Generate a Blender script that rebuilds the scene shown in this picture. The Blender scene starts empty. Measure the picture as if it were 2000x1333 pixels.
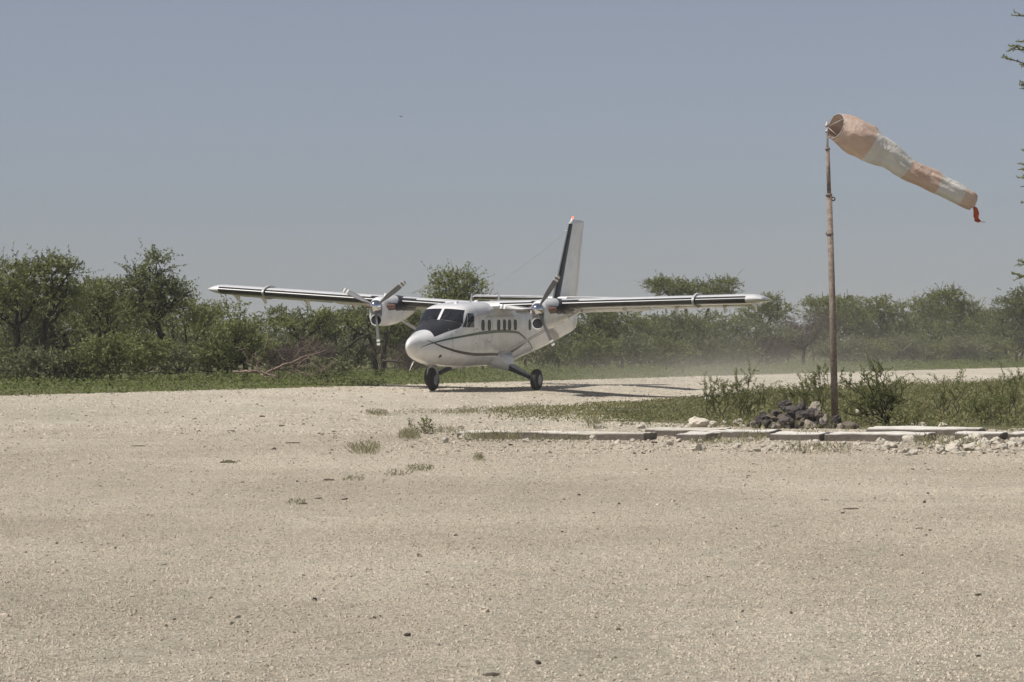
import bpy, bmesh, math, random
import numpy as np
from mathutils import Vector, Matrix, Quaternion

random.seed(7)
RNG = np.random.default_rng(7)
scene = bpy.context.scene
COL = scene.collection

# ------------------------------------------------------------------ camera
F, HZ, CZ = 5556.0, 664.0, 1.6          # focal length in photo pixels, horizon row, eye height
cam_d = bpy.data.cameras.new('camera')
cam = bpy.data.objects.new('camera', cam_d)
COL.objects.link(cam)
cam.location = (0, 0, CZ)
cam.rotation_euler = (math.radians(90), 0, 0)
cam_d.sensor_width = 36
cam_d.lens = 100
cam_d.shift_y = -0.00125
cam_d.clip_start = 0.5
cam_d.clip_end = 9000
cam_d.dof.use_dof = True
cam_d.dof.focus_distance = 70
cam_d.dof.aperture_fstop = 16
scene.camera = cam

# ------------------------------------------------------------------ light
SUN = Vector((-0.48, -0.17, 0.86)).normalized()
world = bpy.data.worlds.new('World')
scene.world = world
world.use_nodes = True
wn, wl = world.node_tree.nodes, world.node_tree.links
wn.clear()
w_out = wn.new('ShaderNodeOutputWorld')
w_bg = wn.new('ShaderNodeBackground')
sky = wn.new('ShaderNodeTexSky')
sky.sky_type = 'NISHITA'
sky.sun_disc = False
sky.sun_elevation = math.asin(SUN.z)
sky.sun_rotation = math.atan2(SUN.x, SUN.y)
sky.altitude = 900
sky.air_density = 1.0
sky.dust_density = 1.0
sky.ozone_density = 3.0
w_hs = wn.new('ShaderNodeHueSaturation')
w_hs.inputs['Saturation'].default_value = 0.45
wl.new(sky.outputs[0], w_hs.inputs['Color'])
w_tint = wn.new('ShaderNodeMixRGB')
w_tint.blend_type = 'MULTIPLY'
w_tint.inputs['Fac'].default_value = 1.0
w_tint.inputs['Color2'].default_value = (0.91, 0.928, 1.03, 1)
wl.new(w_hs.outputs[0], w_tint.inputs['Color1'])
wl.new(w_tint.outputs[0], w_bg.inputs['Color'])
w_bg.inputs['Strength'].default_value = 0.056
wl.new(w_bg.outputs[0], w_out.inputs['Surface'])

sun_d = bpy.data.lights.new('sun', 'SUN')
sun_d.energy = 4.0
sun_d.angle = math.radians(0.55)
sun_d.color = (1.0, 0.955, 0.89)
sun = bpy.data.objects.new('sun', sun_d)
sun.rotation_euler = SUN.to_track_quat('Z', 'Y').to_euler()
sun.location = SUN * 200
COL.objects.link(sun)

vs = scene.view_settings
vs.view_transform = 'Standard'
vs.look = 'None'
vs.exposure = 0.25
vs.gamma = 1.0
vs.use_curve_mapping = False
scene.render.engine = 'CYCLES'
scene.cycles.use_denoising = True
scene.cycles.max_bounces = 8
scene.cycles.transparent_max_bounces = 8
scene.cycles.volume_bounces = 1
scene.cycles.volume_step_rate = 0.35
scene.cycles.volume_max_steps = 64
scene.render.film_transparent = False

# ------------------------------------------------------------------ helpers
def tag(o, label=None, cat=None, group=None, kind=None):
    if label: o['label'] = label
    if cat: o['category'] = cat
    if group: o['group'] = group
    if kind: o['kind'] = kind
    return o

def empty(name, loc, label, cat, group=None, rot=(0, 0, 0)):
    o = bpy.data.objects.new(name, None)
    o.empty_display_size = 0.2
    o.location = loc
    o.rotation_euler = rot
    COL.objects.link(o)
    return tag(o, label, cat, group)

def add_obj(name, me, parent=None, loc=None):
    o = bpy.data.objects.new(name, me)
    COL.objects.link(o)
    if parent is not None: o.parent = parent
    if loc is not None: o.location = loc
    return o

def np_mesh(name, V, Fs, mats=(), fmat=None, smooth=False):
    """mesh from arrays; Fs is one (M,k) array or a list of them"""
    if not isinstance(Fs, (list, tuple)): Fs = [Fs]
    Fs = [np.asarray(f, dtype=np.int32) for f in Fs if len(f)]
    V = np.asarray(V, dtype=np.float32)
    me = bpy.data.meshes.new(name)
    me.vertices.add(len(V))
    me.vertices.foreach_set('co', V.ravel())
    nl = sum(f.size for f in Fs)
    nf = sum(len(f) for f in Fs)
    me.loops.add(nl)
    me.polygons.add(nf)
    me.loops.foreach_set('vertex_index', np.concatenate([f.ravel() for f in Fs]))
    tot = np.concatenate([np.full(len(f), f.shape[1], dtype=np.int32) for f in Fs])
    start = np.concatenate([[0], np.cumsum(tot)[:-1]]).astype(np.int32)
    me.polygons.foreach_set('loop_start', start)
    me.polygons.foreach_set('loop_total', tot)
    for m in mats: me.materials.append(m)
    if fmat is not None: me.polygons.foreach_set('material_index', np.asarray(fmat, dtype=np.int32))
    me.polygons.foreach_set('use_smooth', np.full(nf, smooth, dtype=bool))
    me.update(calc_edges=True)
    me.validate()
    return me

def bm_obj(name, bm, mat, parent=None, smooth=False, loc=None):
    bmesh.ops.recalc_face_normals(bm, faces=bm.faces)
    me = bpy.data.meshes.new(name)
    bm.to_mesh(me)
    bm.free()
    if mat: me.materials.append(mat)
    for p in me.polygons: p.use_smooth = smooth
    return add_obj(name, me, parent, loc)

def tube(pts, radii, n=6, cap=True):
    """polyline tube as arrays (V, quads, caps)"""
    pts = np.asarray(pts, float)
    radii = np.broadcast_to(np.asarray(radii, float), (len(pts),))
    T = np.gradient(pts, axis=0)
    T /= np.linalg.norm(T, axis=1)[:, None] + 1e-9
    ref = np.array([0.31, 0.17, 0.93]) if abs(T[0, 2]) < 0.8 else np.array([0.95, 0.2, 0.1])
    A = np.cross(T, ref); A /= np.linalg.norm(A, axis=1)[:, None] + 1e-9
    B = np.cross(T, A)
    ang = np.linspace(0, 2 * np.pi, n, endpoint=False)
    V = pts[:, None, :] + radii[:, None, None] * (np.cos(ang)[None, :, None] * A[:, None, :] + np.sin(ang)[None, :, None] * B[:, None, :])
    V = V.reshape(-1, 3)
    m = len(pts)
    i = np.arange(m - 1)[:, None] * n
    j = np.arange(n)[None, :]
    k = (j + 1) % n
    Q = np.stack([i + j, i + k, i + n + k, i + n + j], -1).reshape(-1, 4)
    return V, Q

class Acc:
    """collects vertex/quad arrays"""
    def __init__(self): self.V, self.Q, self.M, self.n = [], [], [], 0
    def add(self, V, Q, m=0):
        V = np.asarray(V, float); Q = np.asarray(Q)
        self.V.append(V); self.Q.append(Q + self.n); self.M.append(np.full(len(Q), m)); self.n += len(V)
    def tube(self, pts, r, n=6, m=0):
        self.add(*tube(pts, r, n), m)
    def mesh(self, name, mats, smooth=False):
        return np_mesh(name, np.concatenate(self.V), np.concatenate(self.Q), mats, np.concatenate(self.M), smooth)

def tube_obj(name, pts, r, mat, parent=None, n=8, smooth=True):
    V, Q = tube(pts, r, n)
    m = len(V)
    caps = [list(range(n))[::-1], list(range(m - n, m))]
    return add_obj(name, np_mesh(name, V, [Q, np.array(caps)], [mat], None, smooth), parent)

def lathe(profile, n=32):
    """profile of (axial, radius) about +X axis through origin"""
    P = np.asarray(profile, float)
    a = np.linspace(0, 2 * np.pi, n, endpoint=False)
    V = np.stack([np.repeat(P[:, 0], n), np.outer(P[:, 1], np.cos(a)).ravel(), np.outer(P[:, 1], np.sin(a)).ravel()], -1)
    i = np.arange(len(P) - 1)[:, None] * n; j = np.arange(n)[None]; k = (j + 1) % n
    Q = np.stack([i + j, i + k, i + n + k, i + n + j], -1).reshape(-1, 4)
    return V, Q

def pchip(x, xs, ys):
    xs = np.asarray(xs, float); ys = np.asarray(ys, float)
    if xs[0] > xs[-1]: xs, ys = xs[::-1], ys[::-1]
    h = np.diff(xs); d = np.diff(ys) / h
    m = np.zeros_like(ys)
    m[0], m[-1] = d[0], d[-1]
    for i in range(1, len(xs) - 1):
        if d[i - 1] * d[i] > 0:
            w1, w2 = 2 * h[i] + h[i - 1], h[i] + 2 * h[i - 1]
            m[i] = (w1 + w2) / (w1 / d[i - 1] + w2 / d[i])
    x = np.clip(x, xs[0], xs[-1])
    k = np.clip(np.searchsorted(xs, x, side='right') - 1, 0, len(h) - 1)
    t = (x - xs[k]) / h[k]
    return ((2 * t**3 - 3 * t**2 + 1) * ys[k] + (t**3 - 2 * t**2 + t) * h[k] * m[k]
            + (-2 * t**3 + 3 * t**2) * ys[k + 1] + (t**3 - t**2) * h[k] * m[k + 1])

def vnoise(P, seed=0):
    """cheap smooth noise in [-1,1] from sums of sines"""
    r = np.random.default_rng(seed)
    out = np.zeros(P.shape[0])
    for k in range(6):
        w = r.normal(size=P.shape[1]); w /= np.linalg.norm(w)
        out += np.sin(P @ w * r.uniform(0.7, 1.5) * 2.2 + r.uniform(0, 6.28))
    return out / 3.2

# ------------------------------------------------------------------ materials
def mat_new(name):
    m = bpy.data.materials.new(name)
    m.use_nodes = True
    nt = m.node_tree
    nt.nodes.clear()
    out = nt.nodes.new('ShaderNodeOutputMaterial')
    return m, nt.nodes, nt.links, out

def paint(name, col, rough=0.4, metal=0.0, coat=0.0, var=0.06, scale=3.0, bump=0.0, bscale=60, spec=0.5, dirt=None, dirt_amt=0.4):
    m, N, L, out = mat_new(name)
    b = N.new('ShaderNodeBsdfPrincipled')
    b.inputs['Roughness'].default_value = rough
    b.inputs['Metallic'].default_value = metal
    b.inputs['Coat Weight'].default_value = coat
    b.inputs['Specular IOR Level'].default_value = spec
    tc = N.new('ShaderNodeTexCoord')
    nz = N.new('ShaderNodeTexNoise')
    nz.inputs['Scale'].default_value = scale
    nz.inputs['Detail'].default_value = 6
    L.new(tc.outputs['Object'], nz.inputs['Vector'])
    rmp = N.new('ShaderNodeValToRGB')
    rmp.color_ramp.elements[0].position = 0.3
    rmp.color_ramp.elements[1].position = 0.7
    c0 = tuple(c * (1 - var) for c in col) + (1,)
    c1 = tuple(min(1, c * (1 + var)) for c in col) + (1,)
    rmp.color_ramp.elements[0].color = c0
    rmp.color_ramp.elements[1].color = c1
    L.new(nz.outputs['Fac'], rmp.inputs['Fac'])
    last = rmp.outputs['Color']
    if dirt:
        n2 = N.new('ShaderNodeTexNoise')
        n2.inputs['Scale'].default_value = scale * 2.3
        n2.inputs['Detail'].default_value = 9
        n2.inputs['Roughness'].default_value = 0.7
        L.new(tc.outputs['Object'], n2.inputs['Vector'])
        r2 = N.new('ShaderNodeValToRGB')
        r2.color_ramp.elements[0].position = 0.47
        r2.color_ramp.elements[1].position = 0.68
        r2.color_ramp.elements[1].color = (dirt_amt,) * 3 + (1,)
        L.new(n2.outputs['Fac'], r2.inputs['Fac'])
        mx = N.new('ShaderNodeMixRGB')
        L.new(r2.outputs['Color'], mx.inputs['Fac'])
        L.new(last, mx.inputs['Color1'])
        mx.inputs['Color2'].default_value = tuple(dirt) + (1,)
        last = mx.outputs['Color']
    L.new(last, b.inputs['Base Color'])
    if bump:
        n3 = N.new('ShaderNodeTexNoise')
        n3.inputs['Scale'].default_value = bscale
        n3.inputs['Detail'].default_value = 5
        L.new(tc.outputs['Object'], n3.inputs['Vector'])
        bp = N.new('ShaderNodeBump')
        bp.inputs['Strength'].default_value = bump
        bp.inputs['Distance'].default_value = 0.03
        L.new(n3.outputs['Fac'], bp.inputs['Height'])
        L.new(bp.outputs['Normal'], b.inputs['Normal'])
    L.new(b.outputs[0], out.inputs['Surface'])
    return m

def leaf_mat(name, dark, light, trans=0.35, rough=0.55):
    m, N, L, out = mat_new(name)
    g = N.new('ShaderNodeNewGeometry')
    tc = N.new('ShaderNodeTexCoord')
    nz = N.new('ShaderNodeTexNoise')
    nz.inputs['Scale'].default_value = 0.9
    nz.inputs['Detail'].default_value = 3
    L.new(tc.outputs['Object'], nz.inputs['Vector'])
    ad = N.new('ShaderNodeMath'); ad.operation = 'MULTIPLY_ADD'
    ad.inputs[1].default_value = 0.55
    L.new(g.outputs['Random Per Island'], ad.inputs[0])
    sc = N.new('ShaderNodeMath'); sc.operation = 'MULTIPLY_ADD'
    sc.inputs[1].default_value = 1.6; sc.inputs[2].default_value = -0.55
    L.new(nz.outputs['Fac'], sc.inputs[0])
    L.new(sc.outputs[0], ad.inputs[2])
    r = N.new('ShaderNodeValToRGB')
    r.color_ramp.elements[0].color = tuple(dark) + (1,)
    r.color_ramp.elements[1].color = tuple(light) + (1,)
    L.new(ad.outputs[0], r.inputs['Fac'])
    d = N.new('ShaderNodeBsdfPrincipled')
    d.inputs['Roughness'].default_value = rough
    d.inputs['Specular IOR Level'].default_value = 0.25
    t = N.new('ShaderNodeBsdfTranslucent')
    L.new(r.outputs[0], d.inputs['Base Color'])
    L.new(r.outputs[0], t.inputs['Color'])
    mx = N.new('ShaderNodeMixShader')
    mx.inputs[0].default_value = trans
    L.new(d.outputs[0], mx.inputs[1]); L.new(t.outputs[0], mx.inputs[2])
    L.new(mx.outputs[0], out.inputs['Surface'])
    return m

def stone_mat(name, cols, bump=0.3, scale=14, tone=False):
    m, N, L, out = mat_new(name)
    b = N.new('ShaderNodeBsdfPrincipled')
    b.inputs['Roughness'].default_value = 0.95
    b.inputs['Specular IOR Level'].default_value = 0.15
    g = N.new('ShaderNodeNewGeometry')
    r = N.new('ShaderNodeValToRGB')
    e = r.color_ramp.elements
    e[0].position, e[0].color = cols[0][0], tuple(cols[0][1]) + (1,)
    e[1].position, e[1].color = cols[-1][0], tuple(cols[-1][1]) + (1,)
    for p, c in cols[1:-1]:
        x = e.new(p); x.color = tuple(c) + (1,)
    L.new(g.outputs['Random Per Island'], r.inputs['Fac'])
    tc = N.new('ShaderNodeTexCoord')
    nz = N.new('ShaderNodeTexNoise'); nz.inputs['Scale'].default_value = scale; nz.inputs['Detail'].default_value = 6
    L.new(tc.outputs['Object'], nz.inputs['Vector'])
    mx = N.new('ShaderNodeMixRGB'); mx.blend_type = 'MULTIPLY'; mx.inputs['Fac'].default_value = 0.6
    cr = N.new('ShaderNodeValToRGB')
    cr.color_ramp.elements[0].position = 0.3; cr.color_ramp.elements[0].color = (0.55, 0.53, 0.5, 1)
    cr.color_ramp.elements[1].position = 0.65; cr.color_ramp.elements[1].color = (1.15, 1.12, 1.08, 1)
    L.new(nz.outputs['Fac'], cr.inputs['Fac'])
    L.new(r.outputs[0], mx.inputs['Color1']); L.new(cr.outputs[0], mx.inputs['Color2'])
    last = mx.outputs[0]
    if tone:
        nb = N.new('ShaderNodeTexNoise'); nb.inputs['Scale'].default_value = 0.16; nb.inputs['Detail'].default_value = 4
        L.new(g.outputs['Position'], nb.inputs['Vector'])
        rb = N.new('ShaderNodeValToRGB')
        rb.color_ramp.elements[0].position = 0.33; rb.color_ramp.elements[0].color = (0.86, 0.845, 0.825, 1)
        rb.color_ramp.elements[1].position = 0.64; rb.color_ramp.elements[1].color = (1.05, 1.05, 1.05, 1)
        L.new(nb.outputs['Fac'], rb.inputs['Fac'])
        mt = N.new('ShaderNodeMixRGB'); mt.blend_type = 'MULTIPLY'; mt.inputs['Fac'].default_value = 1.0
        L.new(last, mt.inputs['Color1']); L.new(rb.outputs[0], mt.inputs['Color2'])
        last = mt.outputs[0]
    L.new(last, b.inputs['Base Color'])
    bp = N.new('ShaderNodeBump'); bp.inputs['Strength'].default_value = bump; bp.inputs['Distance'].default_value = 0.04
    L.new(nz.outputs['Fac'], bp.inputs['Height']); L.new(bp.outputs[0], b.inputs['Normal'])
    L.new(b.outputs[0], out.inputs['Surface'])
    return m

def ground_mat(name, kind):
    m, N, L, out = mat_new(name)
    b = N.new('ShaderNodeBsdfPrincipled')
    b.inputs['Roughness'].default_value = 0.97
    b.inputs['Specular IOR Level'].default_value = 0.1
    tc = N.new('ShaderNodeTexCoord')
    P = tc.outputs['Object']
    def noise(s, d=5, ro=0.6, vec=None):
        n = N.new('ShaderNodeTexNoise')
        n.inputs['Scale'].default_value = s; n.inputs['Detail'].default_value = d; n.inputs['Roughness'].default_value = ro
        L.new(vec or P, n.inputs['Vector'])
        return n.outputs['Fac']
    def ramp(v, *st):
        r = N.new('ShaderNodeValToRGB')
        e = r.color_ramp.elements
        e[0].position, e[0].color = st[0][0], tuple(st[0][1]) + (1,)
        e[1].position, e[1].color = st[-1][0], tuple(st[-1][1]) + (1,)
        for p, c in st[1:-1]:
            x = e.new(p); x.color = tuple(c) + (1,)
        L.new(v, r.inputs['Fac'])
        return r.outputs[0]
    def mix(a, c, f, mode='MIX'):
        x = N.new('ShaderNodeMixRGB'); x.blend_type = mode
        if isinstance(f, float): x.inputs['Fac'].default_value = f
        else: L.new(f, x.inputs['Fac'])
        L.new(a, x.inputs['Color1'])
        L.new(c, x.inputs['Color2'])
        return x.outputs[0]
    if kind == 'gravel':
        big = ramp(noise(0.16, 4), (0.33, (0.57, 0.507, 0.408)), (0.64, (0.69, 0.625, 0.51)))
        # wheel-worn bands along the strip
        mp = N.new('ShaderNodeMapping')
        mp.inputs['Rotation'].default_value = (0, 0, math.radians(27.5))
        mp.inputs['Scale'].default_value = (0.55, 0.03, 1)
        L.new(P, mp.inputs['Vector'])
        band = ramp(noise(1.0, 3, 0.5, mp.outputs[0]), (0.38, (0.93, 0.93, 0.925)), (0.62, (1.06, 1.06, 1.06)))
        c = mix(big, band, 0.9, 'MULTIPLY')
        mid = ramp(noise(2.1, 5, 0.65), (0.32, (0.78, 0.77, 0.75)), (0.6, (1.06, 1.06, 1.06)))
        c = mix(c, mid, 0.6, 'MULTIPLY')
        vo = N.new('ShaderNodeTexVoronoi'); vo.inputs['Scale'].default_value = 26
        L.new(P, vo.inputs['Vector'])
        sep = N.new('ShaderNodeSeparateColor'); L.new(vo.outputs['Color'], sep.inputs[0])
        peb = ramp(sep.outputs[0], (0.0, (0.50, 0.48, 0.46)), (0.12, (0.86, 0.85, 0.83)), (0.6, (1.02, 1.02, 1.01)), (1.0, (1.2, 1.2, 1.2)))  # pebble tones; the darkest cells also paint shade in gaps between stones
        c = mix(c, peb, 0.75, 'MULTIPLY')
        fine = ramp(noise(75, 4, 0.7), (0.34, (0.56, 0.545, 0.53)), (0.5, (1.09, 1.095, 1.09)))  # dark grain puts tiny shadows between stones into the colour
        c = mix(c, fine, 0.7, 'MULTIPLY')
        hA = noise(30, 8, 0.75); hB = vo.outputs['Distance']
        L.new(c, b.inputs['Base Color'])
        b1 = N.new('ShaderNodeBump'); b1.inputs['Strength'].default_value = 1.0; b1.inputs['Distance'].default_value = 0.06
        L.new(hA, b1.inputs['Height'])
        b2 = N.new('ShaderNodeBump'); b2.inputs['Strength'].default_value = 0.9; b2.inputs['Distance'].default_value = 0.03
        b2.invert = True
        L.new(hB, b2.inputs['Height']); L.new(b1.outputs[0], b2.inputs['Normal'])
        L.new(b2.outputs[0], b.inputs['Normal'])
    else:
        soil = ramp(noise(1.3, 6), (0.35, (0.16, 0.125, 0.085)), (0.65, (0.25, 0.205, 0.14)))
        green = ramp(noise(5, 5), (0.3, (0.075, 0.09, 0.035)), (0.7, (0.13, 0.145, 0.06)))
        f = ramp(noise(0.7, 6, 0.7), (0.38, (0, 0, 0)), (0.55, (1, 1, 1)))
        c = mix(soil, green, f)
        L.new(c, b.inputs['Base Color'])
        b1 = N.new('ShaderNodeBump'); b1.inputs['Strength'].default_value = 0.8; b1.inputs['Distance'].default_value = 0.08
        L.new(noise(12, 6, 0.7), b1.inputs['Height'])
        L.new(b1.outputs[0], b.inputs['Normal'])
    L.new(b.outputs[0], out.inputs['Surface'])
    return m

M = {}
M['gravel'] = ground_mat('pale_gravel', 'gravel')
M['soil'] = ground_mat('savanna_soil', 'soil')
M['bark'] = paint('bark', (0.055, 0.044, 0.035), 0.95, var=0.3, scale=8, bump=0.5, bscale=30, spec=0.1)
M['deadwood'] = paint('dead_wood', (0.27, 0.205, 0.165), 0.95, var=0.3, scale=6, bump=0.4, bscale=30, spec=0.1)
M['greywood'] = paint('grey_twigs', (0.115, 0.092, 0.075), 0.95, var=0.3, scale=5, spec=0.1)
M['leaf_acacia'] = leaf_mat('acacia_leaves', (0.110, 0.124, 0.041), (0.325, 0.346, 0.132))
M['leaf_dark'] = leaf_mat('dark_leaves', (0.082, 0.095, 0.035), (0.258, 0.282, 0.110))
M['leaf_olive'] = leaf_mat('olive_leaves', (0.126, 0.146, 0.048), (0.347, 0.370, 0.139))
M['leaf_grey'] = leaf_mat('grey_green_leaves', (0.131, 0.141, 0.072), (0.297, 0.306, 0.161))
M['leaf_dry'] = leaf_mat('dry_reddish_twigs', (0.075, 0.055, 0.048), (0.155, 0.115, 0.10), 0.15)
M['weed'] = leaf_mat('verge_weeds', (0.090, 0.118, 0.030), (0.235, 0.275, 0.078), 0.4)
M['weed2'] = leaf_mat('low_weeds', (0.135, 0.136, 0.055), (0.300, 0.288, 0.130), 0.35)
M['drygrass'] = leaf_mat('thin_grass', (0.17, 0.16, 0.085), (0.32, 0.30, 0.17), 0.35)
M['gravelstone'] = stone_mat('gravel_stones', [(0, (0.06, 0.052, 0.046)), (0.05, (0.12, 0.10, 0.085)), (0.085, (0.43, 0.375, 0.30)), (0.55, (0.51, 0.45, 0.365)), (1, (0.60, 0.54, 0.45))], 0.2, 30)
M['finestone'] = stone_mat('fine_gravel_stones', [(0, (0.12, 0.105, 0.09)), (0.015, (0.32, 0.282, 0.225)), (0.08, (0.60, 0.535, 0.435)), (0.5, (0.69, 0.62, 0.51)), (1, (0.80, 0.735, 0.62))], 0.2, 60, tone=True)
M['palerock'] = stone_mat('pale_lava', [(0, (0.36, 0.315, 0.255)), (1, (0.46, 0.41, 0.345))], 0.9, 10)
M['limestone'] = stone_mat('limestone', [(0, (0.54, 0.49, 0.405)), (1, (0.70, 0.65, 0.56))], 0.7, 9)
M['basalt'] = stone_mat('basalt', [(0, (0.105, 0.093, 0.090)), (1, (0.185, 0.166, 0.158))], 1.0, 16)
M['brownrock'] = stone_mat('brown_lava', [(0, (0.17, 0.145, 0.12)), (1, (0.22, 0.19, 0.16))], 0.9, 10)
M['concrete'] = paint('concrete', (0.19, 0.165, 0.14), 0.95, var=0.2, scale=5, bump=0.5, bscale=40, spec=0.1, dirt=(0.12, 0.095, 0.075), dirt_amt=0.5)
M['whitewash'] = paint('whitewash', (0.66, 0.63, 0.575), 0.9, var=0.12, scale=3, bump=0.3, bscale=50, spec=0.1, dirt=(0.40, 0.35, 0.28), dirt_amt=0.8)
M['worn_whitewash'] = paint('worn_whitewash', (0.60, 0.56, 0.49), 0.9, var=0.12, scale=1.6, bump=0.3, bscale=50, spec=0.1, dirt=(0.33, 0.285, 0.225), dirt_amt=1.0)
M['white'] = paint('aircraft_white', (0.735, 0.73, 0.72), 0.22, coat=0.35, var=0.025, scale=1.2, dirt=(0.52, 0.47, 0.40), dirt_amt=0.40)
M['black'] = paint('rubber_boot_black', (0.018, 0.017, 0.017), 0.3, var=0.15, scale=4, dirt=(0.06, 0.05, 0.045), dirt_amt=0.4)
M['antiglare'] = paint('antiglare_black', (0.017, 0.017, 0.02), 0.45, var=0.1, scale=4)
M['glass'] = paint('dark_glass', (0.016, 0.017, 0.021), 0.06, var=0.2, scale=2, spec=0.6)
M['cabinglass'] = paint('cabin_glass', (0.016, 0.014, 0.010), 0.25, var=0.2, scale=2, spec=0.12)
M['chrome'] = paint('polished_metal', (0.72, 0.72, 0.74), 0.10, metal=1.0, var=0.04)
M['soot'] = paint('exhaust_brown', (0.20, 0.105, 0.075), 0.6, var=0.3, scale=12)
M['grey'] = paint('grey_metal', (0.34, 0.34, 0.35), 0.45, var=0.1)
M['fence'] = paint('wing_fence_grey', (0.45, 0.45, 0.45), 0.4, var=0.05)
M['rubber'] = paint('tyre_rubber', (0.022, 0.021, 0.021), 0.8, var=0.2, scale=9, dirt=(0.10, 0.088, 0.072), dirt_amt=0.5)
M['green'] = paint('stripe_green', (0.055, 0.095, 0.052), 0.35, var=0.08)
M['dark'] = paint('stripe_dark', (0.045, 0.034, 0.033), 0.35, var=0.1)
M['taupe'] = paint('stripe_taupe', (0.33, 0.285, 0.25), 0.35, var=0.05)
M['seam'] = paint('seam_grey', (0.36, 0.35, 0.33), 0.5, var=0.05)
M['blade'] = paint('propeller_blade', (0.16, 0.16, 0.165), 0.4, var=0.05)
M['pole'] = paint('pole_peeling_paint', (0.25, 0.21, 0.175), 0.75, var=0.22, scale=6, bump=0.3, bscale=40, dirt=(0.115, 0.06, 0.042), dirt_amt=1.0, spec=0.3)
M['poletop'] = paint('galvanised_tube', (0.40, 0.385, 0.37), 0.55, metal=0.3, var=0.12, scale=9, dirt=(0.2, 0.12, 0.08), dirt_amt=0.5)

def cloth(name, col, trans=0.13, bleach=None):
    m, N, L, out = mat_new(name)
    tc = N.new('ShaderNodeTexCoord')
    nz = N.new('ShaderNodeTexNoise'); nz.inputs['Scale'].default_value = 3; nz.inputs['Detail'].default_value = 5
    L.new(tc.outputs['Object'], nz.inputs['Vector'])
    r = N.new('ShaderNodeValToRGB')
    r.color_ramp.elements[0].position = 0.3; r.color_ramp.elements[1].position = 0.7
    r.color_ramp.elements[0].color = tuple(c * 0.9 for c in col) + (1,)
    r.color_ramp.elements[1].color = tuple(bleach or (min(1, c * 1.08) for c in col)) + (1,)
    if bleach: nz.inputs['Scale'].default_value = 1.3
    L.new(nz.outputs['Fac'], r.inputs['Fac'])
    d = N.new('ShaderNodeBsdfDiffuse'); t = N.new('ShaderNodeBsdfTranslucent')
    L.new(r.outputs[0], d.inputs['Color']); L.new(r.outputs[0], t.inputs['Color'])
    bp = N.new('ShaderNodeBump'); bp.inputs['Strength'].default_value = 0.6; bp.inputs['Distance'].default_value = 0.06
    n2 = N.new('ShaderNodeTexNoise'); n2.inputs['Scale'].default_value = 5; n2.inputs['Distortion'].default_value = 1.2
    L.new(tc.outputs['Object'], n2.inputs['Vector']); L.new(n2.outputs['Fac'], bp.inputs['Height'])
    L.new(bp.outputs[0], d.inputs['Normal'])
    mx = N.new('ShaderNodeMixShader'); mx.inputs[0].default_value = trans
    L.new(d.outputs[0], mx.inputs[1]); L.new(t.outputs[0], mx.inputs[2])
    L.new(mx.outputs[0], out.inputs['Surface'])
    return m
M['sock_orange'] = cloth('faded_orange_cloth', (0.52, 0.36, 0.275), bleach=(0.61, 0.495, 0.415))
M['sock_white'] = cloth('faded_white_cloth', (0.61, 0.60, 0.555))
M['sock_red'] = cloth('red_ribbon_cloth', (0.62, 0.16, 0.07), 0.4)

def emit(name, col, s):
    m, N, L, out = mat_new(name)
    e = N.new('ShaderNodeEmission')
    e.inputs['Color'].default_value = tuple(col) + (1,)
    e.inputs['Strength'].default_value = s
    L.new(e.outputs[0], out.inputs['Surface'])
    return m
M['beacon'] = emit('red_beacon_light', (1.0, 0.16, 0.07), 2.2)

# ------------------------------------------------------------------ terrain
EDGE0, EDIR, ENRM = np.array([-13.97, 77.6]), np.array([0.463, 0.887]), np.array([0.887, -0.463])
def vp_of(X, Y):            # metres from the aircraft's track, positive on the camera's side
    return (X - EDGE0[0]) * ENRM[0] + (Y - EDGE0[1]) * ENRM[1] - 4.4
def gz(X, Y):
    X = np.asarray(X, float); Y = np.asarray(Y, float)
    v = vp_of(X, Y)
    z = np.where(v < 0, -0.015 * np.clip(v, -5, 0), 0.0)
    t = np.clip((v - 0.6) / 5.2, 0, 1)
    z = z - 0.25 * t * t * (3 - 2 * t)
    return z
def at(px, py, it=8):
    """ground point seen at a pixel of the photograph"""
    z = -0.25
    for _ in range(it):
        d = (CZ - z) * F / (py - HZ)
        x = (px - 1000) / F * d
        z = 0.5 * z + 0.5 * float(gz(x, d))
    return np.array([x, d, float(gz(x, d))])
def at_d(px, d):
    x = (px - 1000) / F * d
    return np.array([x, d, float(gz(x, d))])
def edge_d(px):             # depth of the strip's far edge on a picture column
    a = (px - 1000) / F
    t = (a * EDGE0[1] - EDGE0[0]) / (EDIR[0] - EDIR[1] * a)
    return EDGE0[1] + EDIR[1] * t

veg_poly_px = [(950, 801), (1080, 795), (1200, 788), (1390, 774), (1600, 763), (2000, 745.5), (2500, 731),
               (2500, 846), (2000, 839), (1700, 837), (1480, 836), (1400, 832), (1200, 824), (1000, 813)]
veg_poly = np.array([at(*p)[:2] for p in veg_poly_px])
def in_poly(X, Y, poly):
    inside = np.zeros(X.shape, bool)
    n = len(poly)
    for i in range(n):
        x0, y0 = poly[i]; x1, y1 = poly[(i + 1) % n]
        c = ((y0 > Y) != (y1 > Y)) & (X < (x1 - x0) * (Y - y0) / (y1 - y0 + 1e-12) + x0)
        inside ^= c
    return inside

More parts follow.
